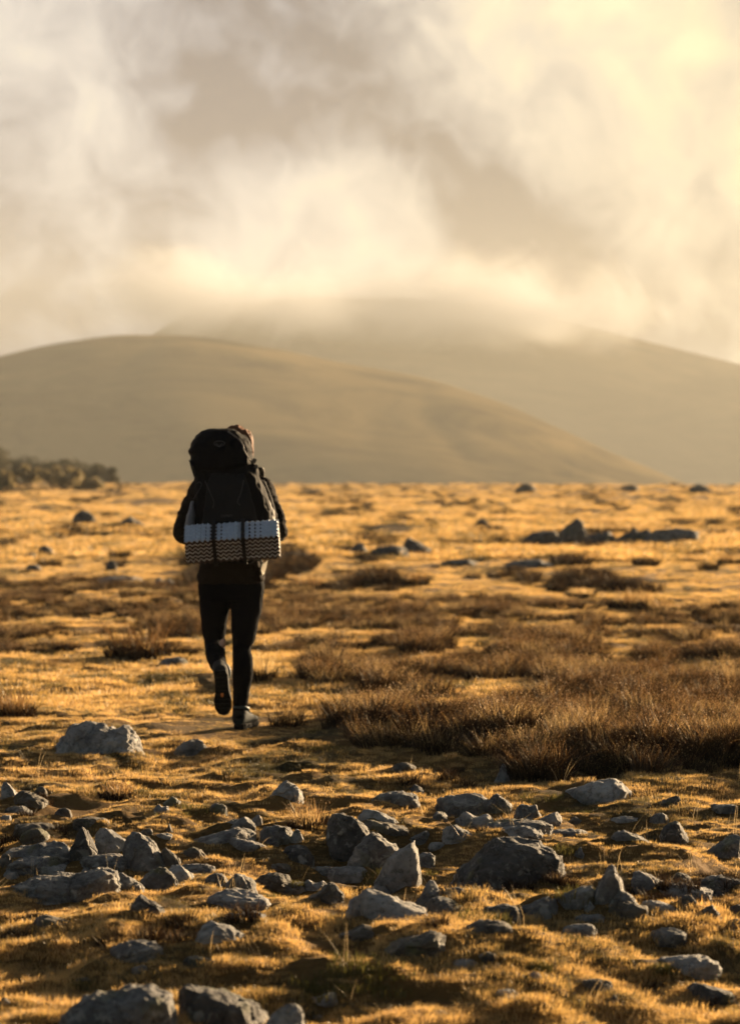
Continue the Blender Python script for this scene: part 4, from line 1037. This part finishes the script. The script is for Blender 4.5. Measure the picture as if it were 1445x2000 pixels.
M_skin = simple('skin', (0.48, 0.29, 0.20), 0.55, noise=0.06, bump=0.05)
M_hair = simple('auburn_hair', (0.11, 0.042, 0.018), 0.7, spec=0.1, noise=0.4, nscale=90, bump=0.4)
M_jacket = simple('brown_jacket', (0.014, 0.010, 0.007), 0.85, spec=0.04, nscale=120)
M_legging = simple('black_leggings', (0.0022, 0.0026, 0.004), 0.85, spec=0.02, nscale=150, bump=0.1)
M_shoe = simple('grey_shoe', (0.010, 0.016, 0.018), 0.8, spec=0.1)
M_collar = simple('shoe_collar', (0.022, 0.045, 0.05), 0.6)
M_sole = simple('black_sole', (0.005, 0.0048, 0.0048), 0.85, spec=0.1)
M_lace = simple('pale_lace', (0.11, 0.12, 0.12), 0.6)
M_orange = simple('orange_sole_mark', (0.5, 0.16, 0.03), 0.5)
M_sock = simple('dark_sock', (0.006, 0.008, 0.009), 0.9)
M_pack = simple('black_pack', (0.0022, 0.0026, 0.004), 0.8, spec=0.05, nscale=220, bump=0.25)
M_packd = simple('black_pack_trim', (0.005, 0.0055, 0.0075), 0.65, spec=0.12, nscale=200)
M_strap = simple('webbing', (0.003, 0.003, 0.004), 0.6, nscale=300)
M_piping = simple('grey_piping', (0.03, 0.031, 0.035), 0.6)
M_logo = simple('grey_print', (0.05, 0.05, 0.055), 0.6)
M_pocket = simple('pale_mesh_pocket', (0.12, 0.13, 0.15), 0.6, nscale=260)
M_buckle = simple('glossy_buckle', (0.05, 0.045, 0.04), 0.25, spec=0.8)
M_foam = simple('brown_foam', (0.05, 0.036, 0.03), 0.85)
M_silver = simple('silver_coating', (0.36, 0.41, 0.48), 0.38, spec=0.6, noise=0.12, nscale=40, metallic=0.35)
M_edge = simple('pale_coated_edge', (0.68, 0.64, 0.58), 0.5)
M_hem = simple('rim_lit_hem', (0.4, 0.36, 0.27), 0.7)  # sun's rim light on the dark hem, given as a pale colour

org = P(462, 1425); org.z = 0
person = empty('person', org, label='walker seen from behind in dark jacket and black leggings, carrying a large pack', cat='person')
O = Vector(org)
def body():
    bm = bmesh.new()
    # torso, neck, head
    loft(bm, [(P(452, 1150, 0), .13, .09), (P(452, 1128, 0), .155, .11), (P(452, 1095, .01), .15, .105), (P(453, 1060, .03), .13, .09), (P(454, 1020, .05), .14, .095), (P(454, 975, .08), .165, .105), (P(454, 945, .10), .16, .09), (P(455, 930, .11), .10, .06)])
    cap_tube(bm, [(P(456, 940, .11), .06), (P(457, 905, .15), .055)])
    ellipsoid(bm, P(457, 873, .19), (.068, .09, .100))
    ellipsoid(bm, P(459, 886, .225), (.058, .065, .075))                       # jaw
    cap_tube(bm, [(P(459, 868, .275), .010), (P(459, 880, .292), .015)])       # nose
    ellipsoid(bm, P(459, 893, .283), (.024, .012, .008))                       # mouth
    for s in (-1, 1):
        ellipsoid(bm, P(459 + s * 11, 869, .262), (.016, .014, .012))           # eyes
        ellipsoid(bm, P(457 + s * 23, 877, .19), (.008, .020, .030))            # ears
    # arms and hands
    for (sh, el, wr, s) in (((392, 952, .10), (354, 1044, .03), (392, 1030, .27), 1), ((513, 950, .10), (544, 1042, .03), (512, 1030, .27), -1)):
        cap_tube(bm, [(P(*sh), .052), (P((sh[0] + el[0]) / 2, (sh[1] + el[1]) / 2, .06), .045), (P(*el), .036), (P((el[0] + wr[0]) / 2, (el[1] + wr[1]) / 2, .16), .034), (P(*wr), .024)])
        w = P(*wr); palm = w + Vector((s * .035, .05, .02))
        cap_tube(bm, [(w, .024), (palm, .030)], squash=(1, .8))
        for f in range(4):
            b = palm + Vector((s * .012, .012 - f * .0, .027 - f * .018)); L_ = (.038, .043, .040, .032)[f]
            k1 = b + Vector((s * L_ * .7, L_ * .5, .002)); k2 = k1 + Vector((s * .006, -L_ * .55, 0)); k3 = k2 + Vector((-s * .018, -.010, 0))
            cap_tube(bm, [(b, .0095), (k1, .009), (k2, .008), (k3, .007)], seg=10, rings_per=3)
        cap_tube(bm, [(w + Vector((s * .015, .01, .02)), .011), (palm + Vector((s * .005, -.01, .045)), .0105), (palm + Vector((s * .03, .0, .058)), .008)], seg=10, rings_per=3)
    # legs
    cap_tube(bm, [(P(487, 1140, 0), .083), (P(482, 1180, .01), .080), (P(476, 1240, .02), .060), (P(472, 1268, .02), .046), (P(474, 1310, -.01), .052), (P(470, 1360, -.01), .038), (P(468, 1392, 0), .031), (P(468, 1402, .0), .030)])
    cap_tube(bm, [(P(419, 1145, 0), .078), (P(419, 1185, .04), .070), (P(418, 1222, .09), .057), (P(419, 1248, .12), .047), (P(420, 1264, .10), .042), (P(421, 1278, -.02), .041), (P(425, 1294, -.14), .035), (P(429, 1306, -.24), .028), (P(431, 1314, -.29), .026)])
    # feet
    cap_tube(bm, [(P(468, 1403, .0), .030), (P(476, 1403, .10), .027), (P(483, 1404, .17), .022)])
    cap_tube(bm, [(P(431, 1320, -.315), .028), (P(434, 1350, -.295), .026), (P(436, 1378, -.275), .018)])
    return fuse('body', bm, .0075, M_skin, person, 3, org=O)
body()
# hair
bm = bmesh.new()
ellipsoid(bm, P(460, 868, .165), (.088, .098, .112)); ellipsoid(bm, P(464, 893, .12), (.07, .065, .08)); ellipsoid(bm, P(478, 862, .15), (.048, .08, .07)); ellipsoid(bm, P(475, 882, .19), (.058, .115, .095)); ellipsoid(bm, P(444, 882, .19), (.055, .10, .085))
cap_tube(bm, [(P(476, 850, .12), .035), (P(486, 872, .10), .026), (P(487, 900, .08), .016)])
fuse('hair', bm, .006, M_hair, person, 2, wrinkle=.010, wscale=38, seed=5, org=O, stretch=(1, 1, .35))
# leggings
bm = bmesh.new()
cap_tube(bm, [(P(485, 1145, 0), .094), (P(482, 1185, .01), .088), (P(478, 1215, .015), .078), (P(476, 1242, .02), .069), (P(472, 1266, .02), .052), (P(474, 1290, 0), .058), (P(474, 1315, -.01), .059), (P(471, 1352, -.01), .048), (P(468, 1385, 0), .040), (P(468, 1398, 0), .039)])
cap_tube(bm, [(P(419, 1145, 0), .094), (P(419, 1185, .04), .085), (P(418, 1222, .09), .072), (P(419, 1248, .12), .062), (P(420, 1264, .10), .058), (P(421, 1278, -.02), .057), (P(425, 1294, -.14), .050), (P(429, 1306, -.24), .039)])
loft(bm, [(P(452, 1172, 0), .155, .10), (P(452, 1150, 0), .182, .122), (P(452, 1120, 0), .18, .12), (P(452, 1105, 0), .165, .11)], n=2.2)
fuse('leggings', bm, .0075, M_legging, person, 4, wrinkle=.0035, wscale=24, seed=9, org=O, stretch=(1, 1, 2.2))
# skin-coloured patch behind the knee, painted to stand for sunlight on the leggings
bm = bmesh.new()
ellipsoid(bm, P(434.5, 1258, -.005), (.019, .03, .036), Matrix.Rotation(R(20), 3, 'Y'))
o = fuse('sunlit_knee_patch', bm, .004, M_skin, person, 2, org=O); o['label'] = 'pale patch painted as sunlight behind the raised knee'
# jacket with sleeves
bm = bmesh.new()
loft(bm, [(P(451, 1139, 0), .187, .135), (P(451, 1125, 0), .190, .137), (P(452, 1100, .0), .180, .13), (P(452, 1060, .03), .165, .12), (P(453, 1020, .05), .175, .125), (P(453, 975, .08), .195, .13), (P(453, 948, .10), .185, .11), (P(455, 930, .12), .12, .08), (P(456, 916, .13), .075, .07)], n=2.2)
cap_tube(bm, [(P(396, 956, .09), .072), (P(372, 1000, .07), .066), (P(355, 1040, .03), .056), (P(370, 1042, .14), .052), (P(390, 1032, .26), .042)])
cap_tube(bm, [(P(509, 954, .09), .074), (P(530, 1000, .07), .064), (P(543, 1036, .03), .056), (P(532, 1042, .14), .052), (P(513, 1032, .26), .042)])
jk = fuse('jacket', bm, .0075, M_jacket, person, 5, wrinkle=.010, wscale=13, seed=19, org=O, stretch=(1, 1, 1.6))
# pale flap where the hem flares right, rim light put into its colour
bm = bmesh.new()
vs = [bm.verts.new(p - O) for p in (P(513, 1102, -.10), P(523, 1094, -.05), P(521, 1106, -.02), P(517, 1120, -.03), P(513, 1124, -.08), P(510, 1112, -.12))]
bm.faces.new(vs); g = bmesh.ops.solidify(bm, geom=bm.faces[:], thickness=.006)
me = bpy.data.meshes.new('hem_flap'); bm.to_mesh(me); bm.free(); me.materials.append(M_hem)
o = bpy.data.objects.new('hem_flap', me); C.objects.link(o); o.parent = person; o['label'] = 'flared jacket hem with its rim light painted pale'
# shoes
def shoe(heel, toe, up, side, parent, tname):
    """heel, toe: points on the sole line; up: towards the ankle"""
    ax = (toe - heel).normalized(); Lh = (toe - heel).length
    def q(t, u, s): return heel + ax * t * Lh + up * u + side * s
    bm = bmesh.new()
    secs = [(0.0, .030, .055, .085), (.08, .036, .06, .095), (.25, .038, .052, .085), (.45, .040, .042, .065), (.65, .047, .034, .05), (.85, .043, .026, .036), (.97, .030, .018, .024)]
    rings = []
    for t, w, uc, hh in secs:
        ring = []
        for k in range(20):
            a = 2 * math.pi * k / 20; ca, sa = math.cos(a), math.sin(a); n = 2.6; z = (abs(ca) ** n + abs(sa) ** n) ** (-1 / n)
            ring.append(bm.verts.new(q(t, .02 + hh / 2 + sa * z * hh / 2, ca * z * w)))
        rings.append(ring)
    for a, b in zip(rings[:-1], rings[1:]):
        for k in range(20): bm.faces.new((a[k], a[(k + 1) % 20], b[(k + 1) % 20], b[k]))
    bm.faces.new(rings[0]); bm.faces.new(rings[-1])
    sh = fuse(tname, bm, .005, M_shoe, parent, 3, org=O)
    bm = bmesh.new()
    outl = [(0, .0, 0), (.0, .028, 1), (.1, .038, 1), (.3, .036, 1), (.45, .038, 1), (.68, .050, 1), (.86, .046, 1), (.98, .028, 1), (1.02, 0, 0)]
    pts = [(t, w) for t, w, _ in outl] + [(t, -w) for t, w, _ in outl[-2:0:-1]]
    lo = [bm.verts.new(q(t, -.004 if t < .85 else .006, w) - O) for t, w in pts]; hi = [bm.verts.new(q(t, .024, w * .96) - O) for t, w in pts]
    n = len(pts)
    for k in range(n): bm.faces.new((lo[k], lo[(k + 1) % n], hi[(k + 1) % n], hi[k]))
    bm.faces.new(lo[::-1]); bm.faces.new(hi)
    # tread blocks
    for i in range(9):
        for s in (-.5, .0, .5):
            t = .06 + i * .1; w = np.interp(t, [p[0] for p in outl], [p[1] for p in outl]) * 1.1
            g = bmesh.ops.create_cube(bm, size=1)
            c = q(t, -.006, s * w) - O
            Mx = Matrix((side * (w * .38), ax * .014, up * .010)).transposed().to_4x4(); Mx.translation = c
            bmesh.ops.transform(bm, matrix=Mx, verts=g['verts'])
    bmesh.ops.recalc_face_normals(bm, faces=bm.faces)
    me = bpy.data.meshes.new('sole'); bm.to_mesh(me); bm.free(); me.materials.append(M_sole)
    so = bpy.data.objects.new('sole', me); C.objects.link(so); so.parent = sh
    # collar and laces
    bm = bmesh.new()
    cc = q(.16, .112, 0)
    pr = None
    ring = [(cc + ax * math.cos(a) * .045 + side * math.sin(a) * .038 + up * (.010 * -math.cos(a))) for a in np.linspace(0, 2 * math.pi, 17)]
    cap_tube(bm, [(p, .011) for p in ring], seg=8, rings_per=2)
    bmesh.ops.translate(bm, vec=-O, verts=bm.verts)
    me = bpy.data.meshes.new('collar'); bm.to_mesh(me); bm.free(); me.materials.append(M_collar); me.polygons.foreach_set('use_smooth', [True] * len(me.polygons))
    o = bpy.data.objects.new('collar', me); C.objects.link(o); o.parent = sh
    bm = bmesh.new()
    for i in range(4):
        t = .36 + i * .08; u = .105 - i * .012
        cap_tube(bm, [(q(t, u - .012, -.032), .0035), (q(t + .02, u + .004, 0), .0035), (q(t, u - .012, .032), .0035)], seg=6, rings_per=4)
    bmesh.ops.translate(bm, vec=-O, verts=bm.verts)
    me = bpy.data.meshes.new('laces'); bm.to_mesh(me); bm.free(); me.materials.append(M_lace)
    o = bpy.data.objects.new('laces', me); C.objects.link(o); o.parent = sh
    return sh, q
hz_ = P(466, 1424, -.03); hz_.z = 0.008
tz_ = hz_ + Vector((.075, .25, 0)); ax = (tz_ - hz_).normalized()
shoe(hz_, tz_, Vector((0, 0, 1)), ax.cross(Vector((0, 0, 1))).normalized(), person, 'shoe')
heel = P(431, 1311, -.375); toe = P(437, 1397, -.315); ax = (toe - heel).normalized(); side = Vector((1, 0, 0)); side = (side - ax * side.dot(ax)).normalized(); up = ax.cross(side); up = up if up.y > 0 else -up
sh2, q2 = shoe(heel, toe, up.normalized(), side, person, 'shoe')
bm = bmesh.new(); ellipsoid(bm, q2(.52, -.010, .0) - O, (.008, .004, .014))
me = bpy.data.meshes.new('sole_mark'); bm.to_mesh(me); bm.free(); me.materials.append(M_orange); o = bpy.data.objects.new('sole_mark', me); C.objects.link(o); o.parent = sh2
# socks
bm = bmesh.new(); cap_tube(bm, [(P(468, 1390, 0), .042), (P(468, 1404, .01), .043)]); cap_tube(bm, [(P(429, 1303, -.23), .041), (P(431, 1312, -.31), .042)])
fuse('socks', bm, .006, M_sock, person, 2, wrinkle=.003, wscale=40, org=O)

# ------------------------------------------------------------------ the backpack
porg = P(450, 1060, -.25)
pack = empty('backpack', porg, label='large black trekking backpack on the walker\'s back', cat='backpack')
PO = Vector(porg)
def sec(py, x0, x1, dyc, hy):
    sc = F_PX / (DP + dyc); return (P((x0 + x1) / 2, py, dyc), (x1 - x0) / 2 / sc, hy)
bm = bmesh.new()
loft(bm, [sec(1098, 412, 492, -.20, .08), sec(1088, 396, 512, -.21, .11), sec(1062, 384, 528, -.22, .125), sec(1025, 381, 534, -.23, .13), sec(990, 380, 528, -.23, .13), sec(955, 379, 517, -.22, .13), sec(925, 381, 507, -.21, .125), sec(905, 384, 498, -.19, .12), sec(890, 390, 490, -.18, .11)], n=2.7)
cap_tube(bm, [(P(512, 948, -.12), .03), (P(524, 990, -.14), .042), (P(527, 1030, -.14), .042)])
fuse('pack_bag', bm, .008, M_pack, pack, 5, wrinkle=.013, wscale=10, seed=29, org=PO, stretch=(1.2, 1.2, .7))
bm = bmesh.new()
loft(bm, [sec(919, 376, 486, -.20, .13), sec(908, 371, 494, -.20, .15), sec(895, 372, 493, -.20, .15), sec(880, 369, 493, -.19, .155), sec(865, 372, 489, -.18, .15), sec(852, 381, 480, -.17, .135), sec(843, 393, 468, -.16, .11), sec(838.5, 410, 452, -.15, .07)], n=2.3)
fuse('lid', bm, .007, M_pack, pack, 4, wrinkle=.010, wscale=12, seed=39, org=PO, stretch=(1, 1, 1.3))
# front stretch pocket
bm = bmesh.new()
loft(bm, [sec(1062, 398, 500, -.345, .02), sec(1030, 394, 506, -.352, .028), sec(995, 398, 498, -.352, .024), sec(950, 404, 486, -.34, .02), sec(925, 412, 478, -.325, .012)], n=3)
fuse('front_pocket', bm, .006, M_packd, pack, 4, wrinkle=.006, wscale=14, seed=49, org=PO)
bm = bmesh.new()
loft(bm, [sec(1058, 360, 382, -.24, .06), sec(1030, 361, 383, -.24, .06), sec(1005, 366, 383, -.24, .05), sec(985, 371, 382, -.24, .035), sec(978, 373, 380, -.24, .02)], n=2.4)
o = fuse('side_pocket', bm, .005, M_pocket, pack, 3, wrinkle=.005, wscale=22, seed=59, org=PO, stretch=(1, 1, .4)); o['label'] = 'pale grey mesh side pocket on the left of the pack'
bm = bmesh.new()
loft(bm, [sec(1062, 520, 540, -.20, .07), sec(1030, 518, 541, -.2, .07), sec(1000, 516, 536, -.2, .06), sec(975, 512, 526, -.2, .04)], n=2.4)
fuse('side_pocket', bm, .006, M_packd, pack, 3, wrinkle=.006, wscale=18, seed=69, org=PO)
def tube_obj(name, pts, r, mat, parent, org, sq=(1, 1)):
    bm = bmesh.new(); cap_tube(bm, [(p, r) for p in pts], seg=8, rings_per=6, squash=sq); bmesh.ops.translate(bm, vec=-org, verts=bm.verts)
    me = bpy.data.meshes.new(name); bm.to_mesh(me); bm.free(); me.materials.append(mat); me.polygons.foreach_set('use_smooth', [True] * len(me.polygons))
    o = bpy.data.objects.new(name, me); C.objects.link(o); o.parent = parent; return o
tube_obj('piping', [P(401, 940, -.375), P(410, 960, -.38), (P(418, 980, -.385)), P(416, 992, -.385)], .0025, M_piping, pack, PO)
tube_obj('piping', [P(476, 938, -.365), P(471, 962, -.38), P(464, 980, -.385), P(469, 986, -.385)], .0025, M_piping, pack, PO)
tube_obj('loop', [P(386, 944, -.345), P(390, 941, -.35), P(394, 947, -.355), P(386, 962, -.355), P(378, 975, -.34)], .0025, M_piping, pack, PO)
tube_obj('lid_piping', [P(437, 838.5, -.20), P(450, 846, -.29), P(466, 858, -.325), P(474, 868, -.325), P(478, 882, -.335), P(487, 896, -.315), P(494, 908, -.26)], .0035, M_piping, pack, PO)
tube_obj('compression_strap', [P(486, 893, -.30), P(494, 905, -.27), P(500, 918, -.25), P(508, 938, -.22)], .007, M_strap, pack, PO, (1, .4))
tube_obj('compression_strap', [P(372, 900, -.26), P(376, 914, -.28), P(381, 930, -.28)], .008, M_strap, pack, PO, (1, .4))
tube_obj('compression_strap', [P(505, 960, -.3), P(522, 972, -.2), P(528, 990, -.12)], .006, M_strap, pack, PO, (1, .4))
tube_obj('shoulder_strap', [P(398, 915, -.08), P(395, 925, .10), P(400, 960, .24), P(392, 1010, .22), P(385, 1050, .0)], .022, M_strap, pack, PO, (1, .4))
tube_obj('shoulder_strap', [P(508, 915, -.08), P(510, 925, .10), P(505, 960, .24), P(514, 1010, .22), P(522, 1050, .0)], .022, M_strap, pack, PO, (1, .4))
tube_obj('hip_belt', [P(390, 1085, -.12), P(384, 1086, .02), P(420, 1084, .17), P(486, 1084, .17), P(520, 1086, .02), P(514, 1085, -.12)], .026, M_strap, pack, PO, (1, .5))
for (px, py, dy) in ((497, 900, -.27), (500, 912, -.26), (378, 912, -.28), (521, 974, -.2)):
    bm = bmesh.new(); g = bmesh.ops.create_cube(bm, size=1); bmesh.ops.scale(bm, vec=(.022, .010, .026), verts=bm.verts); bmesh.ops.bevel(bm, geom=bm.edges[:], offset=.003, segments=2, affect='EDGES')
    bmesh.ops.rotate(bm, matrix=Matrix.Rotation(.5, 3, 'Z') @ Matrix.Rotation(.4, 3, 'Y'), verts=bm.verts); bmesh.ops.translate(bm, vec=P(px, py, dy) - PO, verts=bm.verts)
    me = bpy.data.meshes.new('buckle'); bm.to_mesh(me); bm.free(); me.materials.append(M_buckle); o = bpy.data.objects.new('buckle', me); C.objects.link(o); o.parent = pack
# printed mark on the lid: an open almond ring with a small point under it
def project_on(o_target, p):
    """move p along the view of the wearer's back (+y) on to the surface of the part"""
    dg = bpy.context.evaluated_depsgraph_get()
    ok, loc, nor, idx = o_target.ray_cast(p - PO - Vector((0, .6, 0)), Vector((0, 1, 0)))
    return (loc + PO - Vector((0, .002, 0))) if ok else p
bpy.context.view_layer.update()
lid = [c for c in bpy.data.objects if c.name == 'lid'][0]
fp = [c for c in bpy.data.objects if c.name == 'front_pocket'][0]
pts = []
for a in np.linspace(0, 2 * math.pi, 25):
    pts.append(project_on(lid, P(427.5 + 10.5 * math.cos(a), 865.5 - 4.5 * math.sin(a) * (1 if math.sin(a) > 0 else 1.25), -.4)))
tube_obj('lid_emblem', pts, .0016, M_logo, pack, PO)
tube_obj('lid_emblem', [project_on(lid, P(x, y, -.4)) for x, y in ((421, 866), (425, 869), (427.5, 873), (430, 869), (434, 866))], .0018, M_logo, pack, PO)
fc = bpy.data.curves.new('lettering', 'FONT'); fc.body = 'OSPREY'; fc.size = .019; fc.align_x = 'CENTER'; fc.extrude = .0006
to = bpy.data.objects.new('t', fc); C.objects.link(to); bpy.context.view_layer.update()
me = bpy.data.meshes.new_from_object(to.evaluated_get(bpy.context.evaluated_depsgraph_get())); bpy.data.objects.remove(to)
me.materials.clear(); me.materials.append(M_logo); me.name = 'lettering'
o = bpy.data.objects.new('lettering', me); C.objects.link(o); o.parent = pack
o.location = project_on(fp, P(443, 1010, -.4)) - PO - Vector((0, .003, 0)); o.rotation_euler = (R(90), R(-3), 0)

# ------------------------------------------------------------------ the folded sleeping mat strapped under the pack
mc = P(454.5, 1059, -.44)
mat_root = empty('sleeping_mat', mc, label='folded silver and brown ridged foam sleeping mat strapped under the pack', cat='sleeping mat')
mat_root.rotation_euler = (R(34), R(-3.6), 0)
W_, NP_, TH = .515, 6, .0255
A_, WL = .0062, .030
def wavy_panel(name, z0, z1, y0, y1, mat, parent, egg=0.0, amp=A_):
    nx, ny = 190, (26 if egg else 4)
    xs = np.linspace(-W_ / 2, W_ / 2, nx); ysn = np.linspace(y0, y1, ny)
    V = []
    for zz, top in ((z0, False), (z1, True)):
        for yy in ysn:
            for xx in xs:
                k = math.cos(2 * math.pi * (yy - y0) / .034) if egg else 1.0
                edge = 1.0
                z = zz + amp * (1 + .35 * math.sin(xx * 31 + z0 * 90)) * math.sin(2 * math.pi * xx / WL + .5 * math.sin(xx * 17 + z0 * 40)) * (k if egg and top else 1) - .004 * math.exp(-((abs(xx + .02) - .08) / .018) ** 2) * (1 if z0 > 0 else -1)
                V.append((xx, yy, z))
    Fc = []; N = nx * ny
    for j in range(ny - 1):
        for i in range(nx - 1):
            a = j * nx + i; Fc.append((a, a + nx, a + nx + 1, a + 1)); Fc.append((N + a, N + a + 1, N + a + nx + 1, N + a + nx))
    for i in range(nx - 1):
        Fc.append((i, i + 1, N + i + 1, N + i)); a = (ny - 1) * nx + i; Fc.append((a + 1, a, N + a, N + a + 1))
    for j in range(ny - 1):
        a = j * nx; Fc.append((a + nx, a, N + a, N + a + nx)); a = j * nx + nx - 1; Fc.append((a, a + nx, N + a + nx, N + a))
    return mesh_obj(name, V, Fc, mat, parent, smooth=False)
HT = NP_ * TH
DMP = .150
for i in range(NP_):
    z0 = -HT / 2 + i * TH
    last = i == NP_ - 1
    pn = wavy_panel('panel', z0 + .0035, z0 + TH - .003, -DMP / 2 + random.uniform(-.003, .003), DMP / 2, M_foam, mat_root)
    wavy_panel('coating', z0 + TH - .003, z0 + TH + (.001 if not last else .002), -DMP / 2 - .004, DMP / 2, M_silver if last else M_edge, pn, egg=1.0 if last else 0.0)
# two straps of the pack round the mat
def ring_strap(px):
    x = P(px, 1059, -.44).x - mc.x
    Mx = Matrix.Translation(mc) @ mat_root.rotation_euler.to_matrix().to_4x4()
    y, z = DMP / 2 + .012, HT / 2 + .012
    loop = [(x, -y, -z), (x, -y - .003, 0), (x, -y, z), (x, 0, z + .003), (x, y, z), (x, y, 0), (x, y, -z), (x, 0, -z), (x, -y, -z)]
    bm = bmesh.new(); prev = None
    pts = [Mx @ Vector(p) for p in loop]; N = []
    for k, p in enumerate(pts):
        q = Mx @ Vector((loop[k][0], loop[k][1] * 1.03, loop[k][2] * 1.03))
        e = (Mx.to_3x3() @ Vector((.0105, 0, 0)))
        N.append((bm.verts.new(p - e - PO), bm.verts.new(p + e - PO), bm.verts.new(q + e - PO), bm.verts.new(q - e - PO)))
    for a, b in zip(N[:-1], N[1:]):
        for k in range(4): bm.faces.new((a[k], a[(k + 1) % 4], b[(k + 1) % 4], b[k]))
    me = bpy.data.meshes.new('mat_strap'); bm.to_mesh(me); bm.free(); me.materials.append(M_strap)
    o = bpy.data.objects.new('mat_strap', me); C.objects.link(o); o.parent = pack
ring_strap(420); ring_strap(477)
